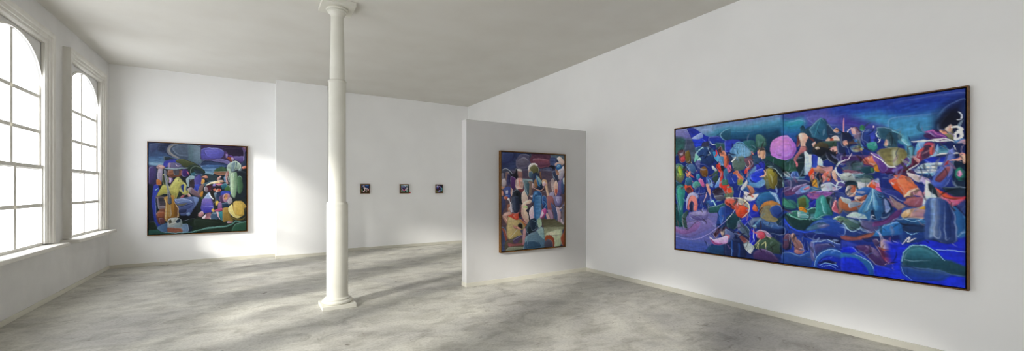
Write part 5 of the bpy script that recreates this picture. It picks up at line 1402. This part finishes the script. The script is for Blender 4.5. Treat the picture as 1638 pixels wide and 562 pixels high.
SPEC_S1 = '''
p 24365c 3c3c24 90 4 17,12 227,11 227,233 17,232
f 5c90c8 3468a8 20 6 118,26 216,18 216,46 125,50
f 1c2c60 203470 60 6 111,54 220,53 220,95 118,89
f 2c4480 243c6c 60 6 24,26 64,26 51,82 21,89
f b0a0a8 887888 60 4 54,47 78,29 101,50 91,82 61,78
f d8c8c8 b0a0a0 50 4 78,89 118,96 165,106 199,138 186,173 152,152 111,131 105,173 78,201 61,204 84,152
f 101018 181820 60 3 64,124 81,131 78,166 61,166
f 141418 1c1820 60 3 152,131 172,131 165,162 152,152
f d88890 e0b0a8 60 3 165,131 196,138 189,173 172,166
f e0b0b8 d09098 60 3 67,173 98,166 91,194 64,204
f 4c6c44 3c5438 60 5 21,124 51,145 57,180 24,187
f a09888 807060 60 5 118,152 152,166 159,208 132,201
f 4c3820 382818 90 6 152,194 227,180 227,233 145,229
s c8d8c0 4 3 27,145 54,180
s c0d0a8 4 3 203,180 208,201
'''
SPEC_S2 = '''
p 50647c 506c5c 90 4 13,17 225,15 225,219 13,218
f 88a8a8 b8c8c8 20 6 28,28 214,19 214,49 102,57 28,50
f e8f0f0 c0d0d8 20 5 102,35 169,34 161,53 109,57
f 6c6c98 585c88 60 6 28,64 132,49 139,101 42,116
f 201828 301c30 20 4 65,101 139,108 147,145 102,152 72,130
f c090b8 8c6898 60 4 35,112 65,116 102,160 72,160
f c05078 a83c60 60 3 87,152 132,145 117,182 94,182
f d0c0c8 a8a0b0 60 4 139,130 184,86 207,108 176,160 139,189
f 201828 1c2030 60 3 139,86 161,78 169,101 147,101
f 242030 1c1c28 60 3 165,53 184,53 176,67 165,67
f 88a8a0 609078 60 5 169,160 214,145 214,211 176,211
f a8a890 888870 60 4 20,167 50,160 57,189 28,196
f 28302c 202820 60 4 132,174 169,174 161,204 139,204
'''
SPEC_S3 = '''
p 182440 2c3428 90 4 13,27 206,26 206,231 13,231
f d0d8f0 a0a8e0 50 6 15,35 70,31 62,81 17,96
f a080b8 7058a0 50 5 62,50 119,38 152,80 136,104 103,65 62,96
f 3c3c98 2c3080 60 5 17,81 54,89 46,127 17,112
f 582848 401c34 60 4 58,112 95,104 86,158 54,181
f 8c84b0 6c70a0 60 5 86,158 136,142 127,204 70,219
f 70b8b8 4890a0 0 5 156,88 193,96 193,158 160,165 173,127
f 1c3850 24485c 60 4 119,104 152,119 144,150 111,142
f d8c8a0 b0a070 20 4 17,200 70,204 78,219 17,223
f 6c8c40 506c30 40 4 21,165 62,177 54,196 21,192
f e0e0a0 c0c070 40 3 177,200 197,196 193,220 178,220
f 101c38 142040 60 5 152,26 206,26 206,80 177,65
'''

# ------------------------------------------------------------------ paintings: the picture is laid down stroke by stroke on a fine canvas grid
def smooth_closed(P, closed=True, sub=6):
    P = np.asarray(P, float); n = len(P)
    if n < 3 and closed: return P
    out = []
    rng = range(n) if closed else range(n-1)
    for i in rng:
        if closed: p0, p1, p2, p3 = P[(i-1) % n], P[i], P[(i+1) % n], P[(i+2) % n]
        else: p0, p1, p2, p3 = P[max(i-1, 0)], P[i], P[i+1], P[min(i+2, n-1)]
        for k in range(sub):
            t = k/sub
            m1, m2 = (p2-p0)*0.34, (p3-p1)*0.34      # fairly taut curve
            out.append((2*t**3-3*t*t+1)*p1+(t**3-2*t*t+t)*m1+(-2*t**3+3*t*t)*p2+(t**3-t*t)*m2)
    if not closed: out.append(P[-1])
    return np.array(out)

def hexrgb(h): return np.array([int(h[i:i+2], 16)/255 for i in (0, 2, 4)])

def vnoise(shape, cell, rs):
    """smooth value noise on a grid, cell given as (rows, cols)"""
    gh, gw = int(shape[0]/cell[0])+3, int(shape[1]/cell[1])+3
    g = rs.rand(gh, gw)
    y = np.arange(shape[0])/cell[0]; x = np.arange(shape[1])/cell[1]
    yi, xi = y.astype(int), x.astype(int)
    fy, fx = y-yi, x-xi; fy = (fy*fy*(3-2*fy))[:, None]; fx = (fx*fx*(3-2*fx))[None]
    a, b = g[np.ix_(yi, xi)], g[np.ix_(yi, xi+1)]; c_, d_ = g[np.ix_(yi+1, xi)], g[np.ix_(yi+1, xi+1)]
    return (a*(1-fx)+b*fx)*(1-fy)+(c_*(1-fx)+d_*fx)*fy

def paint(spec, w, h, step, seed, gain, wob=5.0, grain=0.10, sat=1.0, edge=0.22, folds=0.22, grow=3.0, outline=0.75, dabs=0, dab_box=(0, 0, 1, 1)):
    """w, h in mm; returns linear colours for an (ny, nx) grid, row 0 at the top"""
    nx, ny = int(round(w/step))+1, int(round(h/step))+1
    rs = np.random.RandomState(seed)
    img = np.full((ny, nx, 3), 0.12)
    gx, gy = np.meshgrid(np.linspace(0, w, nx), np.linspace(0, h, ny))
    gx = gx + (vnoise((ny, nx), (9, 9), rs)-0.5)*2*wob + (vnoise((ny, nx), (4, 4), rs)-0.5)*wob
    gy = gy + (vnoise((ny, nx), (9, 9), rs)-0.5)*2*wob + (vnoise((ny, nx), (4, 4), rs)-0.5)*wob
    def lay(ln):
        f = ln.split(); kind = f[0].lower()
        if kind == 's':
            c1 = hexrgb(f[1]); wd, so = float(f[2]), float(f[3]); pts = f[4:]
        else:
            c1, c2 = hexrgb(f[1]), hexrgb(f[2]); ang, so = math.radians(float(f[3])), float(f[4]); pts = f[5:]
        P = np.array([[float(v) for v in p.split(',')] for p in pts])
        if kind != 'p': P = smooth_closed(P, kind == 'f')
        pad = so*2 + wob*3 + grow + (wd if kind == 's' else 0)
        x0, x1 = P[:, 0].min()-pad, P[:, 0].max()+pad; y0, y1 = P[:, 1].min()-pad, P[:, 1].max()+pad
        i0, i1 = max(0, int(x0/step)), min(nx, int(x1/step)+2); j0, j1 = max(0, int(y0/step)), min(ny, int(y1/step)+2)
        if i1 <= i0 or j1 <= j0: return
        X, Y = gx[j0:j1, i0:i1], gy[j0:j1, i0:i1]
        dist = np.full(X.shape, 1e9); inside = np.zeros(X.shape, bool)
        tpos = np.zeros(X.shape)
        Q = np.roll(P, -1, 0) if kind != 's' else P[1:]
        ne = len(Q)
        for k in range(ne):
            ax, ay = P[k]; bx, by = Q[k]
            ex, ey = bx-ax, by-ay; L2 = ex*ex+ey*ey+1e-9
            t = np.clip(((X-ax)*ex+(Y-ay)*ey)/L2, 0, 1)
            d = (X-ax-t*ex)**2+(Y-ay-t*ey)**2
            tpos = np.where(d < dist, (k+t)/ne, tpos)
            dist = np.minimum(dist, d)
            if kind != 's' and by != ay:
                cr = ((ay > Y) != (by > Y)) & (X < ex*(Y-ay)/(by-ay)+ax)
                inside ^= cr
        dist = np.sqrt(dist)
        if kind == 's':
            half = wd*(0.35+0.65*np.sin(PI*np.clip(tpos*0.94+0.03, 0, 1))**0.6)
            a = np.clip((half-dist)/so+0.5, 0, 1)*0.92
            colr = c1[None, None]
        else:
            sd = np.where(inside, dist, -dist)+(grow if kind == 'f' else 0)
            a = np.clip(sd/(2*so)+0.5, 0, 1)
            g = X*math.cos(ang)+Y*math.sin(ang)
            pr = P[:, 0]*math.cos(ang)+P[:, 1]*math.sin(ang)
            t = np.clip((g-pr.min())/(pr.max()-pr.min()+1e-9), 0, 1)
            # loose brush streaks and folds following the outline, highlight and shade painted on opposite edges of each pictured form
            st = vnoise(X.shape, (3, 11), rs)-0.5
            deep = max(sd.max(), 1.0)
            per = max(16.0, deep*rs.uniform(0.35, 0.75))
            fold = np.sin(sd/per*2*PI+rs.uniform(0, 6.28)+3*(vnoise(X.shape, (14, 14), rs)-0.5)) if deep > 14 and kind == 'f' else 0*sd
            t = np.clip(t+st*0.3+fold*0.28*folds, 0, 1)[..., None]
            colr = c1*(1-t)+c2*t
            colr = colr*(1+0.14*st[..., None]+0.10*folds*fold[..., None])
            if kind == 'f' and min(X.shape) > 3:
                ny_, nx_ = np.gradient(sd, step)
                m_ = np.sqrt(nx_**2+ny_**2)+1e-6
                la = rs.uniform(-0.5, 2.0)
                lit = (nx_*math.cos(la)+ny_*math.sin(la))/m_
                rw = min(28.0, 0.40*deep)
                band = np.exp(-((sd-rw*0.55)/(rw*0.45))**2)
                up = np.clip(lit, 0, 1)[..., None]*band[..., None]*edge
                dn = np.clip(-lit, 0, 1)[..., None]*band[..., None]*edge
                colr = colr+(np.array([0.92, 0.93, 1.0])-colr)*up*0.42
                colr = colr*(1-0.50*dn)
                # a pale or dark brush line along one stretch of the outline
                c0, cl = rs.rand(), rs.uniform(0.25, 0.5); pale = rs.rand()
                win = np.clip(1-np.abs(((tpos-c0+0.5) % 1)-0.5)/(cl/2), 0, 1)**0.5
                ow = step*0.9
                oa = (np.exp(-((sd-ow)/ow)**2)*win)[..., None]*outline
                oc = np.array([0.78, 0.86, 0.97]) if pale < 0.6 else np.array([0.04, 0.05, 0.12])
                oc = oc*0.75+c1*0.25
                colr = colr*(1-oa)+oc*oa
        img[j0:j1, i0:i1] = img[j0:j1, i0:i1]*(1-a[..., None])+colr*a[..., None]
    lines = spec.strip().splitlines()
    for ln in lines:
        if ln[0].islower(): lay(ln)
    # finishing touches: short curved brush marks a shade lighter or darker than what lies under them
    flow = vnoise((ny, nx), (22, 22), rs)*2*PI*1.3
    for q in range(dabs):
        jx = int(nx*(dab_box[0]+(dab_box[2]-dab_box[0])*rs.rand())); jy = int(ny*(dab_box[1]+(dab_box[3]-dab_box[1])*rs.rand()))
        jx, jy = min(max(jx, 1), nx-2), min(max(jy, 1), ny-2)
        if img[max(jy-8, 0):jy+9, max(jx-8, 0):jx+9].mean(2).std() < 0.055: continue   # plain passages stay plain
        under = img[jy, jx]
        a0 = flow[jy, jx]+rs.uniform(-0.4, 0.4); bend = rs.uniform(-1.6, 1.6)
        ln_ = rs.uniform(35, 150); wd = rs.uniform(4, 13) if q % 4 else rs.uniform(2.5, 4.5)
        k = rs.rand()
        if k < 0.45: c1 = under*rs.uniform(0.25, 0.6)
        elif k < 0.85: c1 = under+(np.array([0.80, 0.88, 1.0])-under)*rs.uniform(0.18, 0.5)
        else: c1 = under+(np.array([[0.85, 0.45, 0.40], [0.30, 0.60, 0.75], [0.65, 0.40, 0.70]][rs.randint(3)])-under)*rs.uniform(0.3, 0.6)
        m = 7; px_, py_ = jx*step, jy*step; Pd = []
        for e in range(m):
            Pd.append((px_, py_)); aa = a0+bend*e/m
            px_ += math.cos(aa)*ln_/m; py_ += math.sin(aa)*ln_/m
        Pd = np.array(Pd); pad = wd+8
        i0, i1 = max(0, int((Pd[:, 0].min()-pad)/step)), min(nx, int((Pd[:, 0].max()+pad)/step)+2)
        j0, j1 = max(0, int((Pd[:, 1].min()-pad)/step)), min(ny, int((Pd[:, 1].max()+pad)/step)+2)
        if i1 <= i0 or j1 <= j0: continue
        X, Y = gx[j0:j1, i0:i1], gy[j0:j1, i0:i1]; dist = np.full(X.shape, 1e9); tp = np.zeros(X.shape)
        for e in range(m-1):
            ax, ay = Pd[e]; ex, ey = Pd[e+1]-Pd[e]; t = np.clip(((X-ax)*ex+(Y-ay)*ey)/(ex*ex+ey*ey+1e-9), 0, 1)
            d = np.sqrt((X-ax-t*ex)**2+(Y-ay-t*ey)**2); tp = np.where(d < dist, (e+t)/(m-1), tp); dist = np.minimum(dist, d)
        a = (np.clip((wd*np.sin(PI*np.clip(tp, 0.03, 0.97))**0.7-dist)/6+0.5, 0, 1)*0.6)[..., None]
        img[j0:j1, i0:i1] = img[j0:j1, i0:i1]*(1-a)+c1*a
    for ln in lines:
        if ln[0].isupper(): lay(ln)
    n = (vnoise((ny, nx), (2, 5), rs)-0.5)+(vnoise((ny, nx), (5, 2), rs)-0.5)
    img = np.clip(img*(1+grain*n[..., None]), 0, 1)
    g = img.mean(2, keepdims=True); img = np.clip(g+(img-g)*sat, 0, 1)
    lin_ = np.where(img <= 0.04045, img/12.92, ((img+0.055)/1.055)**2.4)
    return np.clip(lin_*gain, 0, 0.95)

def canvas_material():
    m, nt, b = base_mat('oil_paint_on_canvas', 0.5, 0.12)
    N = nt.nodes.new; L = nt.links.new
    at = N('ShaderNodeAttribute'); at.attribute_name = 'paint'
    L(at.outputs['Color'], b.inputs['Base Color'])
    tc = N('ShaderNodeTexCoord'); n = N('ShaderNodeTexNoise'); n.inputs['Scale'].default_value = 60; n.inputs['Detail'].default_value = 4
    L(tc.outputs['Object'], n.inputs['Vector'])
    bp = N('ShaderNodeBump'); bp.inputs['Strength'].default_value = 0.05; bp.inputs['Distance'].default_value = 0.005
    L(n.outputs['Fac'], bp.inputs['Height']); L(bp.outputs['Normal'], b.inputs['Normal'])
    return m
M_canvas = canvas_material()

def canvas_obj(name, cols, x0, x1, z0, z1, y, depth, parent):
    """stretched canvas: fine painted face at -y, edges folded back by depth (local x across, z up, -y to the viewer)"""
    ny, nx = cols.shape[:2]
    xs = np.linspace(x0, x1, nx); zs = np.linspace(z1, z0, ny)
    co = np.zeros((ny, nx, 3)); co[..., 0] = xs[None]; co[..., 1] = y; co[..., 2] = zs[:, None]
    idx = np.arange(nx*ny).reshape(ny, nx)
    quads = np.stack([idx[:-1, :-1], idx[1:, :-1], idx[1:, 1:], idx[:-1, 1:]], -1).reshape(-1, 4)
    ring = np.concatenate([idx[0, :-1], idx[:-1, -1], idx[-1, :0:-1], idx[:0:-1, 0]])
    back = co.reshape(-1, 3)[ring].copy(); back[:, 1] += depth
    base = nx*ny; m = len(ring); bi = base+np.arange(m)
    side = np.stack([ring, np.roll(ring, -1), np.roll(bi, -1), bi], -1)
    V = np.concatenate([co.reshape(-1, 3), back]); Fq = np.concatenate([quads, side])
    C = np.concatenate([cols.reshape(-1, 3), cols.reshape(-1, 3)[ring]])
    me = bpy.data.meshes.new(name)
    me.vertices.add(len(V)); me.vertices.foreach_set('co', V.astype(np.float32).ravel())
    me.loops.add(Fq.size); me.loops.foreach_set('vertex_index', Fq.astype(np.int32).ravel())
    me.polygons.add(len(Fq)); me.polygons.foreach_set('loop_start', np.arange(0, Fq.size, 4, dtype=np.int32))
    me.update(calc_edges=True)
    ca = me.color_attributes.new('paint', 'FLOAT_COLOR', 'POINT')
    ca.data.foreach_set('color', np.concatenate([C, np.ones((len(C), 1))], 1).astype(np.float32).ravel())
    me.materials.append(M_canvas)
    o = bpy.data.objects.new(name, me); col.objects.link(o); o.parent = parent
    return o

def painting(name, label, cat, loc, rotz, w, h, depth, rim, gap, recess, spec, step, seed, gain, panels=1, group=None, **k):
    """w, h outer frame size in metres; loc: centre of the back on the wall"""
    root = empty(name, loc, label, cat, group); root.rotation_euler = (0, 0, rotz)
    bm = new_bm()                    # floater frame: four mitred strips
    def ring(d, y): return [bm.verts.new((sx*(w/2-d), y, sz*(h/2-d))) for sx, sz in ((-1, -1), (1, -1), (1, 1), (-1, 1))]
    b0, f0 = ring(0, 0), ring(0, -depth+0.001); f1 = ring(0.001, -depth); f2, b1 = ring(rim, -depth), ring(rim, -0.004); b2 = ring(rim, 0)
    for a, b in ((b0, f0), (f0, f1), (f1, f2), (f2, b1), (b1, b2), (b2, b0)):
        for q in range(4): bm.faces.new((a[q], a[(q+1) % 4], b[(q+1) % 4], b[q]))
    mesh_obj('frame', bm, M_wood, root)
    bm = new_bm(); box(bm, -w/2+rim, w/2-rim, -depth*0.35, -0.004, -h/2+rim, h/2-rim); mesh_obj('backing_board', bm, M_black, root)
    cw, ch = w-2*(rim+gap), h-2*(rim+gap)
    cols = paint(spec, w*1000, h*1000, step, seed, gain, **k)
    ny, nx = cols.shape[:2]
    g = int(round((rim+gap)*1000/step))
    for i in range(panels):
        pw = cw/panels
        a, b = -cw/2+i*pw, -cw/2+(i+1)*pw
        i0 = int(round((a+w/2)/w*(nx-1))); i1 = int(round((b+w/2)/w*(nx-1)))
        sl = cols[g:ny-g, i0:i1+1]
        s = 0.004 if panels > 1 else 0
        canvas_obj('canvas_panel' if panels > 1 else 'canvas', sl, a+(s if i else 0), b-(s if i < panels-1 else 0), -ch/2, ch/2, -depth+recess, depth*0.5, root)
    return root

painting('framed_painting', 'very wide blue painting of a crowd under a pink moon on the long right wall', 'painting',
         (XR, (3.823+0.911)/2, (0.637+2.400)/2), -PI/2, 2.912, 1.763, 0.056, 0.011, 0.010, 0.006, SPEC_BIG, 6.0, 3, GAIN_BIG, panels=2, dabs=700, dab_box=(0, 0.16, 1, 0.95))
painting('framed_painting', 'dark square painting of a yellow-shirted guitar player, hung beside the windows', 'painting',
         ((-1.797-0.134)/2, YA, (0.603+2.466)/2), 0, 1.663, 1.863, 0.056, 0.011, 0.010, 0.006, SPEC_P1, 6.0, 5, GAIN_P1, grain=0.08, sat=0.85, grow=1.5, dabs=0, dab_box=(0, 0.25, 1, 0.9))
painting('framed_painting', 'upright painting of standing figures and a guitar, on the low grey partition wall', 'painting',
         ((3.350+4.695)/2, YP, (0.492+2.143)/2), 0, 1.345, 1.651, 0.058, 0.014, 0.010, 0.006, SPEC_P2, 6.0, 7, GAIN_P2, grain=0.08, sat=0.85, dabs=0, grow=4.0)
SG = 'row of three small framed paintings on the recessed far wall'
for lab, spec, x0, x1, sd in (
        ('small square painting of a pale figure on blue, first of three beside the column', SPEC_S1, 2.245, 2.473, 11),
        ('small grey and pink painting with a red dot at its corner, middle of three', SPEC_S2, 3.240, 3.490, 12),
        ('small square painting with a pale blue corner, last of three, nearest the partition wall', SPEC_S3, 4.235, 4.448, 13)):
    painting('small_framed_painting', lab, 'painting', ((x0+x1)/2, YC, 1.542), 0, x1-x0, 0.240, 0.050, 0.016, 0.008, 0.010, spec, 3.0, sd, GAIN_S,
             group=SG, wob=2.0, grow=2.0)
bm = new_bm(); bmesh.ops.create_cone(bm, cap_ends=True, segments=32, radius1=0.018, radius2=0.017, depth=0.002,
                                     matrix=Matrix.Translation((3.519, YC-0.001, 1.440)) @ Matrix.Rotation(PI/2, 4, 'X'))
o = mesh_obj('red_dot_sticker', bm, M_red)
tag(o, 'tiny round red sticker on the wall at the corner of the middle small painting', 'sticker')
# ------------------------------------------------------------------ light
world = bpy.data.worlds.new('daylight'); scene.world = world
world.use_nodes = True
nt = world.node_tree; nt.nodes.clear()
out = nt.nodes.new('ShaderNodeOutputWorld'); bg = nt.nodes.new('ShaderNodeBackground')
bg.inputs['Color'].default_value = (0.97, 0.99, 1.03, 1); bg.inputs['Strength'].default_value = SKY
nt.links.new(bg.outputs['Background'], out.inputs['Surface'])

sd = bpy.data.lights.new('sun', 'SUN'); sd.energy = SUN; sd.angle = math.radians(SUN_ANG); sd.color = (1.0, 0.965, 0.90)
so = bpy.data.objects.new('sun', sd); col.objects.link(so)
d = Vector((SUN_DX, SUN_DY, 0)).normalized() * math.cos(math.radians(SUN_EL)) + Vector((0, 0, -math.sin(math.radians(SUN_EL))))
so.rotation_euler = d.to_track_quat('-Z', 'Y').to_euler(); so.location = (-6, 2, 5)

for y in WIN_Y:                      # sky portals in the window openings
    ad = bpy.data.lights.new('window_portal', 'AREA'); ad.shape = 'RECTANGLE'; ad.size = 2*RO; ad.size_y = ZO1-ZO0
    ad.cycles.is_portal = True
    ao = bpy.data.objects.new('window_portal', ad); col.objects.link(ao)
    ao.location = (XL-0.10, y, (ZO0+ZO1)/2)
    ao.rotation_euler = Vector((1, 0, 0)).to_track_quat('-Z', 'Z').to_euler()

# ------------------------------------------------------------------ camera
cd = bpy.data.cameras.new('camera'); cam = bpy.data.objects.new('camera', cd); col.objects.link(cam)
F, TH, CYP = 657.9, 0.559, 304.84
cd.sensor_fit = 'HORIZONTAL'; cd.sensor_width = 36.0; cd.lens = 36.0*F/1638
cd.shift_y = (CYP - 281.0)/1638
cam.location = (0, 0, 1.5); cam.rotation_euler = (PI/2, 0, -TH)
cd.clip_start = 0.05
scene.camera = cam

# ------------------------------------------------------------------ view
vs = scene.view_settings
scene.display_settings.display_device = 'sRGB'
vs.view_transform = 'Standard'; vs.look = 'None'; vs.gamma = 1.0; vs.use_curve_mapping = False
vs.exposure = EXPO
cy = scene.cycles
cy.max_bounces = 14; cy.diffuse_bounces = 12; cy.glossy_bounces = 4; cy.transparent_max_bounces = 12
cy.filter_width = 1.1
cy.use_denoising = True; cy.caustics_reflective = False; cy.caustics_refractive = False
cy.sample_clamp_indirect = 8.0
